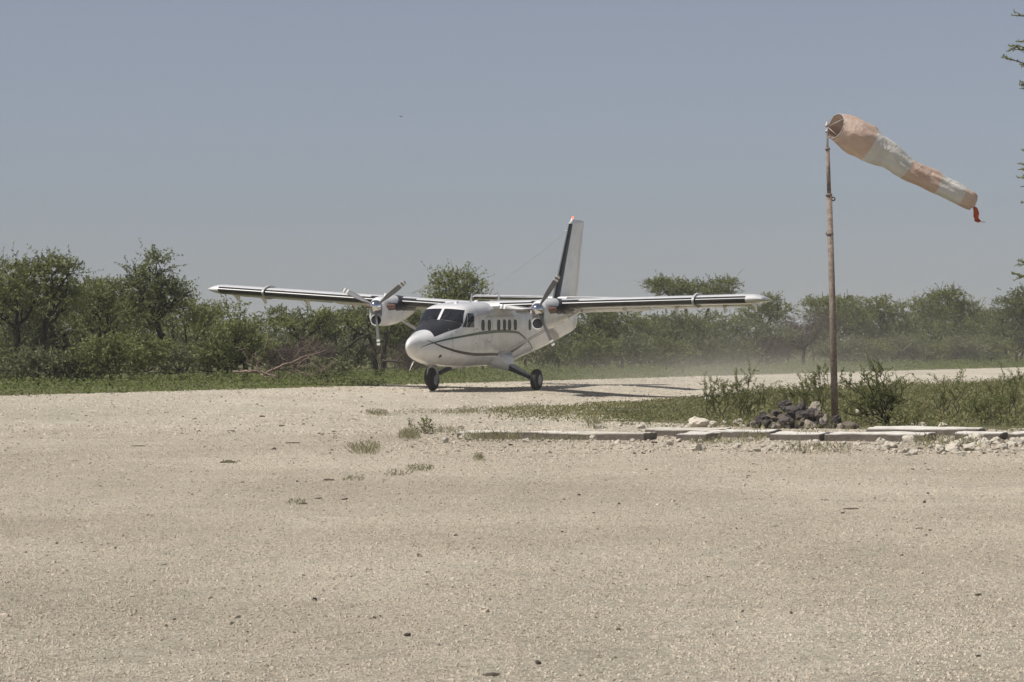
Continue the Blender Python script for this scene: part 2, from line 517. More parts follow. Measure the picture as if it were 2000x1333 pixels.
def axis(lo, hi, step, far_lo, far_hi, grow=1.25):
    a = list(np.arange(lo, hi + 1e-6, step))
    s = step; x = hi
    while x < far_hi:
        s *= grow; x += s; a.append(x)
    s = step; x = lo; pre = []
    while x > far_lo:
        s *= grow; x -= s; pre.append(x)
    return np.array(pre[::-1] + a)
gx = axis(-26, 46, 0.4, -900, 900)
gy = axis(10, 175, 0.5, -40, 2200)
GX, GY = np.meshgrid(gx, gy)
GZ = gz(GX, GY)
Vg = np.stack([GX, GY, GZ], -1).reshape(-1, 3)
nx, ny = len(gx), len(gy)
ii = (np.arange(ny - 1)[:, None] * nx + np.arange(nx - 1)[None]).ravel()
Qg = np.stack([ii, ii + 1, ii + nx + 1, ii + nx], -1)
Cg = Vg[Qg].mean(1)
jit = 0.35 * vnoise(Cg[:, :2] * 1.4, 3)
jit2 = vnoise(Cg[:, :2] * np.array([0.8, 0.35]), 4) + 0.7 * vnoise(Cg[:, :2] * np.array([2.5, 1.1]), 6)
is_gravel = (vp_of(Cg[:, 0], Cg[:, 1]) + jit > -4.4) & (~in_poly(Cg[:, 0] + jit2 * .6, Cg[:, 1] + jit2 * 2.0, veg_poly) | (Cg[:, 0] < 0.03 * Cg[:, 1] + jit2 * .8))
def submesh(name, V, Q, mat, smooth=True):
    u, inv = np.unique(Q.ravel(), return_inverse=True)
    return np_mesh(name, V[u], inv.reshape(Q.shape), [mat], None, smooth)
tag(add_obj('gravel_airstrip', submesh('gravel_airstrip', Vg, Qg[is_gravel], M['gravel'])), 'pale gravel airstrip and apron spread across the foreground', 'airstrip', kind='structure')
tag(add_obj('ground', submesh('ground', Vg, Qg[~is_gravel], M['soil'])), 'dry green and brown savanna soil around the airstrip', 'ground', kind='structure')

# ------------------------------------------------------------------ aircraft
PSI, ROLL = math.radians(21.0), math.radians(1.3)
plane = empty('airplane', (-0.95, 93.0, 0.0), 'white twin engine propeller airplane taxiing on the gravel airstrip', 'airplane')
heading = math.atan2(-math.cos(PSI), -math.sin(PSI))
plane.rotation_mode = 'QUATERNION'
plane.rotation_quaternion = Quaternion((0, 0, 1), heading) @ Quaternion((1, 0, 0), -ROLL) 

ST = np.array([
 # x     zb    zt    hw    n
 (6.34, 1.38, 1.44, 0.02, 2.0),
 (6.31, 1.30, 1.51, 0.07, 2.0),
 (6.20, 1.20, 1.60, 0.14, 2.0),
 (5.95, 1.06, 1.70, 0.245, 2.05),
 (5.55, 0.96, 1.79, 0.385, 2.1),
 (5.15, 0.89, 1.88, 0.515, 2.25),
 (4.60, 0.82, 2.04, 0.665, 2.5),
 (4.15, 0.78, 2.17, 0.755, 2.8),
 (3.95, 0.765, 2.235, 0.785, 3.0),
 (3.75, 0.76, 2.40, 0.81, 3.3),
 (3.50, 0.755, 2.595, 0.83, 3.7),
 (3.30, 0.75, 2.68, 0.845, 4.0),
 (3.00, 0.75, 2.735, 0.855, 4.0),
 (2.50, 0.75, 2.78, 0.865, 4.0),
 (1.50, 0.75, 2.82, 0.87, 4.0),
 (0.00, 0.75, 2.84, 0.87, 4.0),
 (-0.4, 0.76, 2.84, 0.87, 4.0),
 (-1.0, 0.85, 2.84, 0.865, 4.0),
 (-2.0, 1.00, 2.83, 0.84, 3.8),
 (-4.0, 1.24, 2.79, 0.66, 3.3),
 (-6.0, 1.50, 2.72, 0.42, 2.8),
 (-7.5, 1.74, 2.68, 0.24, 2.4),
 (-8.5, 1.92, 2.60, 0.10, 2.2),
 (-8.8, 2.02, 2.50, 0.03, 2.0)])
def fus_at(x):
    b_, t_, h_, n_ = [pchip(np.asarray(x, float), ST[:, 0], ST[:, q]) for q in (1, 2, 3, 4)]
    return (b_ + t_) / 2, (t_ - b_) / 2, h_, n_
xs = np.unique(np.round(np.concatenate([np.linspace(-8.8, -3, 60), np.linspace(-3, 3, 50),
     np.linspace(3, 6.15, 130), 6.34 - 0.19 * np.linspace(0, 1, 22) ** 2]), 4))
nr = 144
td = np.linspace(0, 2 * np.pi, 1441)
cs, sn = np.cos(td), np.sin(td)
zc, zh, hw, ne = fus_at(xs)
Yf = np.zeros((len(xs), nr)); Zf = np.zeros((len(xs), nr))
for q in range(len(xs)):                                  # even spacing along every rib
    yy = hw[q] * np.sign(cs) * np.abs(cs) ** (2 / ne[q])
    zz = zc[q] + zh[q] * np.sign(sn) * np.abs(sn) ** (2 / ne[q])
    L_ = np.concatenate([[0], np.cumsum(np.hypot(np.diff(yy), np.diff(zz)))])
    u = np.linspace(0, L_[-1], nr, endpoint=False)
    Yf[q] = np.interp(u, L_, yy); Zf[q] = np.interp(u, L_, zz)
Vf = np.stack([np.repeat(xs, nr), Yf.ravel(), Zf.ravel()], -1)
i = np.arange(len(xs) - 1)[:, None] * nr; j = np.arange(nr)[None]; k = (j + 1) % nr
Qf = np.stack([i + j, i + nr + j, i + nr + k, i + k], -1).reshape(-1, 4)
caps = [np.arange(nr)[None], np.arange((len(xs) - 1) * nr, len(xs) * nr)[None, ::-1]]
add_obj('fuselage', np_mesh('fuselage', Vf, [Qf] + caps, [M['white']], None, True), plane)

# skins laid on the fuselage: each point is solved onto the hull, then lifted a few millimetres
def side_y(x, z):
    c_, h_, w_, n_ = fus_at(x)
    t = np.clip(1 - (np.abs(np.asarray(z) - c_) / h_) ** n_, 0, 1)
    return w_ * t ** (1 / n_)
def top_z(x, y):
    c_, h_, w_, n_ = fus_at(x)
    t = np.clip(1 - (np.abs(np.asarray(y)) / w_) ** n_, 0, 1)
    return c_ + h_ * t ** (1 / n_)
def front_x(y, z):
    lo = np.full(np.shape(y), 3.0); hi = np.full(np.shape(y), 6.3)
    for _ in range(40):
        m_ = (lo + hi) / 2
        c_, h_, w_, n_ = fus_at(m_)
        ins = (np.abs(y) / w_) ** n_ + (np.abs(z - c_) / h_) ** n_ < 1
        lo = np.where(ins, m_, lo); hi = np.where(ins, hi, m_)
    return lo
def grid_obj(name, P, mat, parent=plane, flip=False):
    a_, b_ = P.shape[:2]
    i = np.arange(a_ - 1)[:, None] * b_; j = np.arange(b_ - 1)[None]
    Q = np.stack([i + j, i + j + 1, i + b_ + j + 1, i + b_ + j], -1).reshape(-1, 4)
    if flip: Q = Q[:, ::-1]
    return add_obj(name, np_mesh(name, P.reshape(-1, 3), Q, [mat], None, True), parent)
def side_grid(name, A_, B_, mat, sgn, lift=0.006, nb=5, parent=plane):
    """ruled patch between two (x,z) curves of equal length"""
    A_, B_ = np.asarray(A_, float), np.asarray(B_, float)
    t = np.linspace(0, 1, nb)[:, None, None]
    P = A_[None] * (1 - t) + B_[None] * t
    y = side_y(P[..., 0], P[..., 1]) + lift
    return grid_obj(name, np.stack([P[..., 0], y * sgn, P[..., 1]], -1), mat, parent, sgn < 0)
def curve(pts, n=90):
    p = np.array(pts, float)
    xx = np.linspace(p[0, 0], p[-1, 0], n)
    return np.stack([xx, pchip(xx, p[:, 0], p[:, 1])], -1)
def stripe(cv, wx, ww, mat, sgn, label):
    c = curve(cv)
    T = np.gradient(c, axis=0); T /= np.linalg.norm(T, axis=1)[:, None]
    N_ = np.stack([-T[:, 1], T[:, 0]], -1)
    w = np.interp(c[:, 0], wx, ww)[:, None]
    o = side_grid('stripe', c + N_ * w / 2, c - N_ * w / 2, mat, sgn, 0.005, 3)
    o['label'] = label
for sgn in (1, -1):
    stripe([(5.95, 1.36), (5.42, 1.50), (4.08, 1.70), (2.08, 1.85), (0.54, 1.90), (-0.76, 1.86), (-1.5, 1.68), (-2.5, 1.33)],
           [-2.5, -0.8, 0.5, 2, 5, 5.9], [0.045, 0.08, 0.10, 0.10, 0.045, 0.015], M['green'], sgn, 'green curved stripe')
    stripe([(5.6, 1.60), (4.88, 1.38), (3.86, 1.22), (2.64, 1.15), (0.80, 1.15)], [0.8, 3, 5, 5.6], [.095, .095, .06, .015], M['dark'], sgn, 'dark brown curved stripe along the belly')
    stripe([(-0.2, 1.20), (-0.8, 1.33), (-1.67, 1.55), (-3.3, 1.86)], [-3.3, -1.6, -.2], [.03, .045, .09], M['dark'], sgn, 'dark brown stripe rising towards the tail')
    so = np.array([(-3.2, 1.83), (-3.6, 1.94), (-4.1, 2.01), (-4.7, 2.02), (-5.3, 1.95), (-5.9, 1.82), (-6.45, 1.64)])
    si = np.array([(-3.2, 1.80), (-3.6, 1.87), (-4.0, 1.89), (-4.45, 1.87), (-4.95, 1.77), (-5.35, 1.63), (-5.7, 1.47)])
    tt = np.linspace(0, 1, 7); t2 = np.linspace(0, 1, 50)
    f_ = lambda p: np.stack([pchip(t2, tt, p[:, 0]), pchip(t2, tt, p[:, 1])], -1)
    side_grid('stripe', f_(so), f_(si), M['taupe'], sgn, 0.005, 6)['label'] = 'broad taupe swoosh near the tail'
    # windscreen pane
    s_ = np.linspace(0, 1, 26)[:, None]; v_ = np.linspace(0, 1, 14)[None]
    yb, yt_ = 0.045 + (0.757 - 0.045) * s_, 0.045 + (0.665 - 0.045) * s_
    zb_, zt_ = 2.235 - 0.125 * s_ ** 2.0, 2.578 - 0.035 * s_ ** 2
    Y_ = yb * (1 - v_) + yt_ * v_; Z_ = zb_ * (1 - v_) + zt_ * v_
    X_ = front_x(Y_, Z_)
    grid_obj('windshield_pane', np.stack([X_ + .008, Y_ * sgn, Z_ + .005], -1), M['glass'], plane, sgn > 0)
    # cockpit side window with its quarter pane
    def quad(name, p, mat, nb=6):
        p = np.array(p, float); t = np.linspace(0, 1, 6)[:, None]
        return side_grid(name, p[0] * (1 - t) + p[1] * t, p[3] * (1 - t) + p[2] * t, mat, sgn, 0.007, nb)
    quad('cockpit_window', [(3.37, 2.455), (2.98, 2.44), (3.04, 2.01), (3.56, 2.01)], M['glass'])
    quad('quarter_window', [(3.405, 2.44), (3.395, 2.45), (3.60, 2.01), (3.80, 2.01)], M['glass'])
    # cabin windows: rounded panes in a thin seal
    tq = np.linspace(0, 2 * np.pi, 40, endpoint=False)
    def rr_ring(cx, cz, rx, rz, n_=3.2): return np.stack([cx + rx * np.sign(np.cos(tq)) * np.abs(np.cos(tq)) ** (2 / n_), cz + rz * np.sign(np.sin(tq)) * np.abs(np.sin(tq)) ** (2 / n_)], -1)
    def ring_obj(name, a_, b_, mat, lift, parent=plane):
        P = np.stack([a_, b_]); P = np.concatenate([P, P[:, :1]], 1)
        y = side_y(P[..., 0], P[..., 1]) + lift
        return grid_obj(name, np.stack([P[..., 0], y * sgn, P[..., 1]], -1), mat, parent, sgn > 0)
    for q, wx in enumerate([2.30, 1.76, 0.93, 0.42, -0.04, -0.57, -2.0]):
        wz = 2.08 + 0.006 * q
        P = rr_ring(wx, wz, .148, .178)
        c_ = np.array([[wx, wz]])
        pts = np.concatenate([P, c_]); y = side_y(pts[:, 0], pts[:, 1]) + 0.006
        T_ = np.array([(a_, (a_ + 1) % 40, 40) for a_ in range(40)])
        if sgn < 0: T_ = T_[:, ::-1]
        w_ = add_obj('cabin_window', np_mesh('cabin_window', np.stack([pts[:, 0], y * sgn, pts[:, 1]], -1), T_, [M['cabinglass']], None, True), plane)
    if sgn > 0:
        ring_obj('door_seal', rr_ring(1.755, 1.965, .262, .395, 3.6), rr_ring(1.755, 1.965, .290, .425, 3.6), M['seam'], 0.005)
        ring_obj('panel_seam', rr_ring(-2.1, 1.9, .50, .62, 6), rr_ring(-2.1, 1.9, .512, .632, 6), M['seam'], 0.004)
        for nm, cx, cz, rx in (('landing_light', 4.95, 1.10, .062), ('static_port', 4.3, 1.28, .02), ('static_port', 2.85, 1.50, .028), ('static_port', 2.8, 1.96, .035), ('step_mount', 2.05, 1.52, .022), ('step_mount', 1.62, 1.52, .022), ('step_mount', 0.2, 1.55, .02),
                                ('rescue_mark', 2.42, 2.42, .016), ('rescue_mark', 2.02, 2.42, .016)):
            P = rr_ring(cx, cz, rx, rx * .8, 2); pts = np.concatenate([P, [[cx, cz]]]); y = side_y(pts[:, 0], pts[:, 1]) + 0.006
            add_obj(nm, np_mesh(nm, np.stack([pts[:, 0], y, pts[:, 1]], -1), np.array([(a_, (a_ + 1) % 40, 40) for a_ in range(40)]), [M['sock_red'] if nm == 'rescue_mark' else M['antiglare']], None, True), plane)
# frame seams round the hull
for xq in (4.42, 2.60, -0.98, -2.75, -4.4):
    P = []
    for dx_ in (-.007, .007):
        c_, h_, w_, n_ = fus_at(xq + dx_)
        a_ = np.linspace(0, 2 * np.pi, 121)
        P.append(np.stack([np.full(121, xq + dx_), (w_ + .004) * np.sign(np.cos(a_)) * np.abs(np.cos(a_)) ** (2 / n_), c_ + (h_ + .004) * np.sign(np.sin(a_)) * np.abs(np.sin(a_)) ** (2 / n_)], -1))
    grid_obj('panel_seam', np.stack(P), M['seam'], plane, True)
# anti-glare panel over the nose top
s_ = np.linspace(-1, 1, 41)
yb = 0.765 * s_; zb_ = 2.228 - 0.125 * np.abs(s_) ** 2
Rr = np.stack([front_x(np.abs(yb), zb_), yb], -1)
Rf = np.stack([5.04 + 0.17 * np.abs(s_) ** 1.5, 0.40 * s_], -1)
t = np.linspace(0, 1, 22)[:, None, None]
P = Rr[None] * (1 - t) + Rf[None] * t
grid_obj('antiglare_panel', np.stack([P[..., 0], P[..., 1], top_z(P[..., 0], P[..., 1]) + .006], -1), M['antiglare'], plane, True)

# airfoil surfaces
def airfoil(n=30, t=0.16, camber=0.02, cut=1.0):
    b = (1 - np.cos(np.linspace(0, np.pi, n))) / 2 * cut
    yt = 5 * t * (0.2969 * np.sqrt(b) - 0.126 * b - 0.3516 * b**2 + 0.2843 * b**3 - 0.1036 * b**4)
    yc = camber * 4 * b * (1 - b)
    up = np.stack([b, yc + yt], -1)[::-1]
    lo = np.stack([b, yc - yt], -1)[1:]
    return np.concatenate([up, lo])         # TE-top -> LE -> TE-bottom
def loft(sections):
    """sections: list of (m,3) loops"""
    S = np.array(sections); m, n = S.shape[:2]
    V = S.reshape(-1, 3)
    i = np.arange(m - 1)[:, None] * n; j = np.arange(n)[None]; k = (j + 1) % n
    Q = np.stack([i + j, i + k, i + n + k, i + n + j], -1).reshape(-1, 4)
    return V, Q
def wing_z(y): return 2.645 + 0.044 * np.abs(y)
LE, CH = 1.15, 1.98
INC = math.radians(1.5)
def wing_section(y, t=0.165, cut=0.76, ch=CH, le=LE, dz=0.0, shrink=1.0):
    a = airfoil(30, t * shrink, 0.02, cut)
    px = le - a[:, 0] * ch
    pz = wing_z(y) + dz + a[:, 1] * ch
    x0 = le - 0.4 * ch
    dx_ = px - x0
    return np.stack([x0 + dx_ * math.cos(INC) , np.full(len(a), y), pz + dx_ * math.sin(INC)], -1)
def surface_parts(V, Q, n_af, cut, rows, is_boot, name, mat, parent):
    """split a lofted surface into skin and rubber boot along lines of constant chord fraction"""
    b = (1 - np.cos(np.linspace(0, np.pi, n_af))) / 2 * cut
    fr = np.concatenate([b[::-1], b[1:]]); m_ = len(fr)
    j = np.arange(len(Q)) % m_
    f = (fr[j] + fr[(j + 1) % m_]) / 2
    top = j < n_af - 1
    y = np.asarray(rows)[np.arange(len(Q)) // m_]
    bsel = is_boot(f, top, np.abs(y)) & (j < m_ - 1)
    o = add_obj(name, submesh(name, V, Q[~bsel], mat), parent)
    if bsel.any(): add_obj('deice_boot', submesh('deice_boot', V, Q[bsel], M['black']), parent)
    return o
for sgn in (1, -1):
    ya = np.array([0.0, 0.6, 0.95, 1.5, 2.0, 2.5, 3.0, 3.62, 4.5, 5.5, 6.5, 7.5, 8.5, 9.16])
    V, Q = loft([wing_section(y * sgn) for y in ya])
    if sgn < 0: Q = Q[:, ::-1]
    def boot(f, top, y):
        glove = (y > 1.9) & (y < 3.62)
        return (y > 0.95) & np.where(glove, np.where(top, f < .10, f < .22), np.where(top, f < .048, f < .10))
    wing = surface_parts(V, Q, 30, 0.76, (ya[1:] + ya[:-1]) / 2, boot, 'wing', M['white'], plane)
    # tip cap
    secs = []
    for f in np.linspace(0, 1, 9):
        y = (9.16 + 0.50 * f)
        sh = math.sqrt(max(0.0, 1 - f ** 2.4)) * 0.94 + 0.06
        s = wing_section(y * sgn, cut=1.0, shrink=sh, ch=CH * (0.98 - 0.25 * f ** 2), le=LE - 0.22 * f ** 2 * 1.0)
        secs.append(s)
    V, Q = loft(secs)
    if sgn < 0: Q = Q[:, ::-1]
    n0 = len(secs[0])
    cap = np.arange(len(V) - n0, len(V))[None]
    add_obj('wing_tip', np_mesh('wing_tip', V, [Q, cap if sgn > 0 else cap[:, ::-1]], [M['white']], None, True), plane)
    tube_obj('tip_light', [(0.7, 9.62 * sgn, wing_z(9.62)), (0.55, 9.69 * sgn, wing_z(9.62))], [0.035, 0.02], M['chrome'], plane)
    # flap and aileron, hung slightly below the trailing edge
    for nm, y0, y1, defl in (('flap', 0.95, 5.55, 9), ('aileron', 5.65, 9.12, 5)):
        secs = []
        for y in np.linspace(y0, y1, 6):
            a = airfoil(16, 0.17, 0.01)
            ch = 0.60
            px = -a[:, 0] * ch; pz = a[:, 1] * ch
            c_, s_ = math.cos(math.radians(defl + 2)), math.sin(math.radians(defl + 2))
            secs.append(np.stack([-0.33 + px * c_ + pz * s_, np.full(len(a), y * sgn), wing_z(y) - 0.11 + px * s_ + pz * c_], -1))
        V, Q = loft(secs)
        if sgn < 0: Q = Q[:, ::-1]
        n0 = len(secs[0])
        c0 = np.arange(n0)[None, ::-1]; c1 = np.arange(len(V) - n0, len(V))[None]
        add_obj(nm, np_mesh(nm, V, [Q, c0, c1], [M['white']], None, True), plane)
    # hinge brackets under the wing
    for y in (4.75, 6.5, 8.1, 9.1):
        zz_ = wing_z(y)
        bm = bmesh.new()
        w = 0.022
        ptsb = [(0.25, zz_ - 0.10), (-0.35, zz_ - 0.10), (-0.42, zz_ - 0.36), (-0.30, zz_ - 0.36), (-0.12, zz_ - 0.22)]
        vs_ = [[bm.verts.new((p[0], sgn * y + s * w, p[1])) for p in ptsb] for s in (-1, 1)]
        bm.faces.new(vs_[0]); bm.faces.new(vs_[1][::-1])
        for q in range(5):
            bm.faces.new([vs_[0][q], vs_[1][q], vs_[1][(q + 1) % 5], vs_[0][(q + 1) % 5]])
        bm_obj('hinge_bracket', bm, M['white'], plane)
    # wing fence
    secs = []
    for y, grow in ((7.46, 0.0), (7.44, 0.06), (7.51, 0.06), (7.49, 0.0)):
        s = wing_section(y * sgn, cut=0.42)
        if grow:
            c0 = np.array([LE - 0.45, y * sgn, wing_z(y)])
            d_ = s - c0; d_[:, 1] = 0
            d_ /= np.linalg.norm(d_, axis=1)[:, None] + 1e-9
            s = s + d_ * 0.075
        secs.append(s)
    V, Q = loft(secs)
    # keep ring open at the rear
    add_obj('wing_fence', np_mesh('wing_fence', V, Q, [M['fence']], None, False), plane)
    # strut
    a = np.linspace(0, 2 * np.pi, 14, endpoint=False)
    def ell(c, rx, rz): return np.stack([c[0] + rx * np.cos(a), np.full(14, c[1]), c[2] + rz * np.sin(a)], -1)
    V, Q = loft([ell((0.48, 0.84 * sgn, 1.17), 0.13, 0.05), ell((0.48, 3.55 * sgn, 2.62), 0.13, 0.05)])
    add_obj('wing_strut', np_mesh('wing_strut', V, Q, [M['white']], None, True), plane)

# engines
NA = np.array([(2.44, 2.16, 2.80, 0.20), (2.40, 2.03, 2.87, 0.27), (2.30, 1.99, 2.91, 0.31), (2.0, 1.98, 2.95, 0.36), (1.5, 2.0, 2.985, 0.39), (1.0, 2.07, 3.0, 0.385),
               (0.5, 2.17, 2.98, 0.35), (0.0, 2.30, 2.95, 0.29), (-0.5, 2.45, 2.86, 0.17), (-0.8, 2.56, 2.76, 0.04)])
def make_engine(sgn, blade_deg):
    yc = 2.78 * sgn
    eng = bpy.data.objects.new('engine', None); COL.objects.link(eng); eng.parent = plane; eng.location = (0, yc, 0)
    xx = np.unique(np.concatenate([np.linspace(-0.8, 2.2, 110), np.linspace(2.2, 2.44, 14)]))
    b_, t_, h_ = [pchip(xx, NA[:, 0], NA[:, q]) for q in (1, 2, 3)]
    n = 144; t2 = np.linspace(0, 2 * np.pi, n, endpoint=False); e = 2 / 2.5
    yy = h_[:, None] * np.sign(np.cos(t2)) * np.abs(np.cos(t2)) ** e
    zz = (b_ + t_)[:, None] / 2 + (t_ - b_)[:, None] / 2 * np.sign(np.sin(t2)) * np.abs(np.sin(t2)) ** e
    V = np.stack([np.repeat(xx, n), yy.ravel(), zz.ravel()], -1)
    i = np.arange(len(xx) - 1)[:, None] * n; j = np.arange(n)[None]; k = (j + 1) % n
    Q = np.stack([i + j, i + n + j, i + n + k, i + k], -1).reshape(-1, 4)
    cap = np.arange((len(xx) - 1) * n, len(xx) * n)[None]
    C = V[Q].mean(1)
    bl = (C[:, 0] < 2.24) & (C[:, 2] > 2.5) & (C[:, 2] < 2.735 + 0.30 * np.clip((1.62 - C[:, 0]) / 0.45, 0, 1) ** 1.3) & (C[:, 0] > -0.3)
    u, inv = np.unique(np.concatenate([Q[~bl].ravel(), cap.ravel()]), return_inverse=True)
    nq = (~bl).sum() * 4
    add_obj('nacelle', np_mesh('nacelle', V[u], [inv[:nq].reshape(-1, 4), inv[nq:].reshape(1, -1)], [M['white']], None, True), eng)
    add_obj('soot_panel', submesh('soot_panel', V, Q[bl], M['black']), eng)
    P = []
    for xq in (1.548, 1.562):
        b1_, t1_, h1_ = [float(pchip(np.array([xq]), NA[:, 0], NA[:, q])[0]) for q in (1, 2, 3)]
        a_ = np.linspace(0, 2 * np.pi, 121)
        P.append(np.stack([np.full(121, xq), (h1_ + .005) * np.sign(np.cos(a_)) * np.abs(np.cos(a_)) ** e, (b1_ + t1_) / 2 + ((t1_ - b1_) / 2 + .005) * np.sign(np.sin(a_)) * np.abs(np.sin(a_)) ** e], -1))
    grid_obj('cowl_seam', np.stack(P), M['seam'], eng, True)
    # spinner
    V, Q = lathe([(2.40, 0.205), (2.50, 0.205), (2.58, 0.19), (2.66, 0.155), (2.72, 0.10), (2.75, 0.045), (2.757, 0.0005)], 40)
    V = V + np.array([0, 0, 2.62])
    add_obj('spinner', np_mesh('spinner', V, Q, [M['chrome']], None, True), eng)
    # intake with lip
    V, Q = lathe([(2.435, 0.205), (2.465, 0.20), (2.475, 0.185), (2.455, 0.172), (2.2, 0.165)], 32)
    V[:, 2] *= 0.92; V = V + np.array([0, 0, 2.17])
    add_obj('intake_lip', np_mesh('intake_lip', V[:4 * 32], Q[:3 * 32], [M['white']], None, True), eng)
    V, Q = lathe([(2.452, 0.173), (2.450, 0.09), (2.449, 0.001)], 32)
    V[:, 2] *= 0.92; V = V + np.array([0, 0, 2.17])
    add_obj('dark_intake_disc', np_mesh('dark_intake_disc', V, Q, [M['antiglare']], None, True), eng)  # flat black disc paints the shade inside the open intake
    # exhaust stubs, one either side
    for s in (1, -1):
        pts = [(2.24, s * 0.26, 2.62), (2.20, s * 0.33, 2.62), (2.12, s * 0.385, 2.62), (2.02, s * 0.41, 2.62)]
        Vt, Qt = tube(pts, [0.095, 0.092, 0.088, 0.085], 12)
        add_obj('exhaust_stub', np_mesh('exhaust_stub', Vt, Qt, [M['soot']], None, True), eng)
    # small dome on top
    V, Q = lathe([(-0.03, 0.06), (0.02, 0.055), (0.05, 0.035), (0.06, 0.001)], 16)
    V = V[:, [2, 1, 0]] + np.array([1.75, 0, 2.985])
    add_obj('vent_dome', np_mesh('vent_dome', V, Q, [M['white']], None, True), eng)
    # propeller, at rest
    prop = bpy.data.objects.new('propeller', None); COL.objects.link(prop); prop.parent = eng; prop.location = (2.52, 0, 2.62)
    R = 1.295
    rs = np.array([0.16, 0.26, 0.36, 0.5, 0.7, 0.9, 1.08, 1.14, 1.16, 1.20, 1.22, 1.26, 1.288, R])
    chord = np.interp(rs, [0.16, 0.3, 0.5, 0.8, 1.1, 1.25, R], [0.08, 0.09, 0.155, 0.175, 0.165, 0.15, 0.09])
    thick = np.interp(rs, [0.16, 0.3, 0.5, 1.0, R], [0.08, 0.07, 0.035, 0.018, 0.008])
    tw = np.radians(np.interp(rs, [0.16, 0.5, R], [60, 42, 20]))
    ang = np.linspace(0, 2 * np.pi, 16, endpoint=False)
    secs = []
    for r_, c_, th_, tt in zip(rs, chord, thick, tw):
        u = 0.5 * c_ * np.cos(ang); w = 0.5 * th_ * np.sin(ang)
        secs.append(np.stack([u * np.sin(tt) + w * np.cos(tt), np.full(16, r_), u * np.cos(tt) - w * np.sin(tt)], -1))
    V, Q = loft(secs)
    rc = V[Q].mean(1)[:, 1]
    fm = (((rc > 1.14) & (rc < 1.16)) | ((rc > 1.20) & (rc < 1.22)) ).astype(int)
    fm = (((rc > 1.08) & (rc < 1.14)) | ((rc > 1.20) & (rc < 1.27))).astype(int)
    n0 = 16
    me = np_mesh('propeller_blade', V, [Q, np.arange(len(V) - n0, len(V))[None]], [M['blade'], M['white']], np.append(fm, 0), True)
    for d in blade_deg:
        o = add_obj('propeller_blade', me, prop)
        o.rotation_euler = (math.radians(d), 0, 0)      # blade points along +Y, turned about X
    return eng
make_engine(1, (57, 177, 297))
make_engine(-1, (38, 156, 276))

# tail
def fin_section(z):
    f = (z - 2.5) / 3.35
    le = -6.18 - 1.83 * f; te = -8.80 - 0.72 * f
    a = airfoil(26, 0.115 - 0.02 * f, 0.0)
    ch = le - te
    return np.stack([le - a[:, 0] * ch, a[:, 1] * ch, np.full(len(a), z)], -1)
zs = np.array([2.45, 2.9, 3.0, 3.4, 4.0, 4.6, 5.2, 5.7])
V, Q = loft([fin_section(z) for z in zs])
Q = Q[:, ::-1]
def fin_le(z): return -6.18 - 1.83 * (z - 2.5) / 3.35
def fin_te(z): return -8.80 - 0.72 * (z - 2.5) / 3.35
fm_ = (1 - np.cos(np.linspace(0, np.pi, 26))) / 2
frc = np.concatenate([fm_[::-1], fm_[1:]]); mm = len(frc)
jj = np.arange(len(Q)) % mm; ff = (frc[jj] + frc[(jj + 1) % mm]) / 2
zr = (zs[1:] + zs[:-1])[np.arange(len(Q)) // mm] / 2
bt = (ff < 0.15) & (zr > 2.92) & (jj < mm - 1)
rud = (ff > 0.58) | (jj == mm - 1)
add_obj('fin', submesh('fin', V, Q[~bt & ~rud], M['white']), plane)
add_obj('deice_boot', submesh('deice_boot', V, Q[bt], M['black']), plane)
rudder = add_obj('rudder', submesh('rudder', V, Q[rud], M['white']), plane)
# lower rudder piece and tail cone end
bm = bmesh.new()
pr = [(-7.9, 2.6), (-8.78, 2.6), (-8.86, 2.25), (-8.72, 2.02), (-8.35, 1.96), (-8.0, 2.1)]
vs_ = [[bm.verts.new((p[0], s * 0.05, p[1])) for p in pr] for s in (-1, 1)]
bm.faces.new(vs_[0]); bm.faces.new(vs_[1][::-1])
for q in range(6): bm.faces.new([vs_[0][q], vs_[1][q], vs_[1][(q + 1) % 6], vs_[0][(q + 1) % 6]])
bm_obj('rudder_foot', bm, M['white'], plane)
# fin cap
secs = []
for f in np.linspace(0, 1, 7):
    s = fin_section(5.7 + 0.16 * f)
    k_ = math.sqrt(max(0.02, 1 - f ** 2))
    c0 = s.mean(0)
    s = c0 + (s - c0) * np.array([0.55 + 0.45 * k_, k_, 1]) - np.array([0.10 * f, 0, 0])
    secs.append(s)
V, Q = loft(secs); Q = Q[:, ::-1]
add_obj('fin_cap', np_mesh('fin_cap', V, [Q, np.arange(len(V) - len(secs[0]), len(V))[None]], [M['white']], None, True), plane)
# raised fairing of the lamp and the lamp itself
V, Q = lathe([(0, 0.10), (0.08, 0.09), (0.13, 0.05), (0.14, 0.001)], 18)
V = V[:, [2, 1, 0]] * np.array([1.3, 0.7, 1]) + np.array([-8.28, 0, 5.76])
add_obj('lamp_base', np_mesh('lamp_base', V, Q, [M['white']], None, True), plane)
V, Q = lathe([(0, 0.045), (0.05, 0.045), (0.085, 0.03), (0.095, 0.001)], 16)
V = V[:, [2, 1, 0]] * .8 + np.array([-8.30, 0, 5.895])
add_obj('beacon_lamp', np_mesh('beacon_lamp', V, Q, [M['beacon']], None, True), plane)
# stiffening ribs on the rudder's trailing edge
for s in (1, -1):
    A_ = Acc()
    for z in np.arange(2.95, 5.45, 0.098):
        te = fin_te(z)
        A_.tube([(te + 0.36, s * 0.052, z), (te + 0.10, s * 0.020, z)], 0.014, 5)
    rb = add_obj('rib_strip', A_.mesh('rib_strip', [M['white']]), rudder)
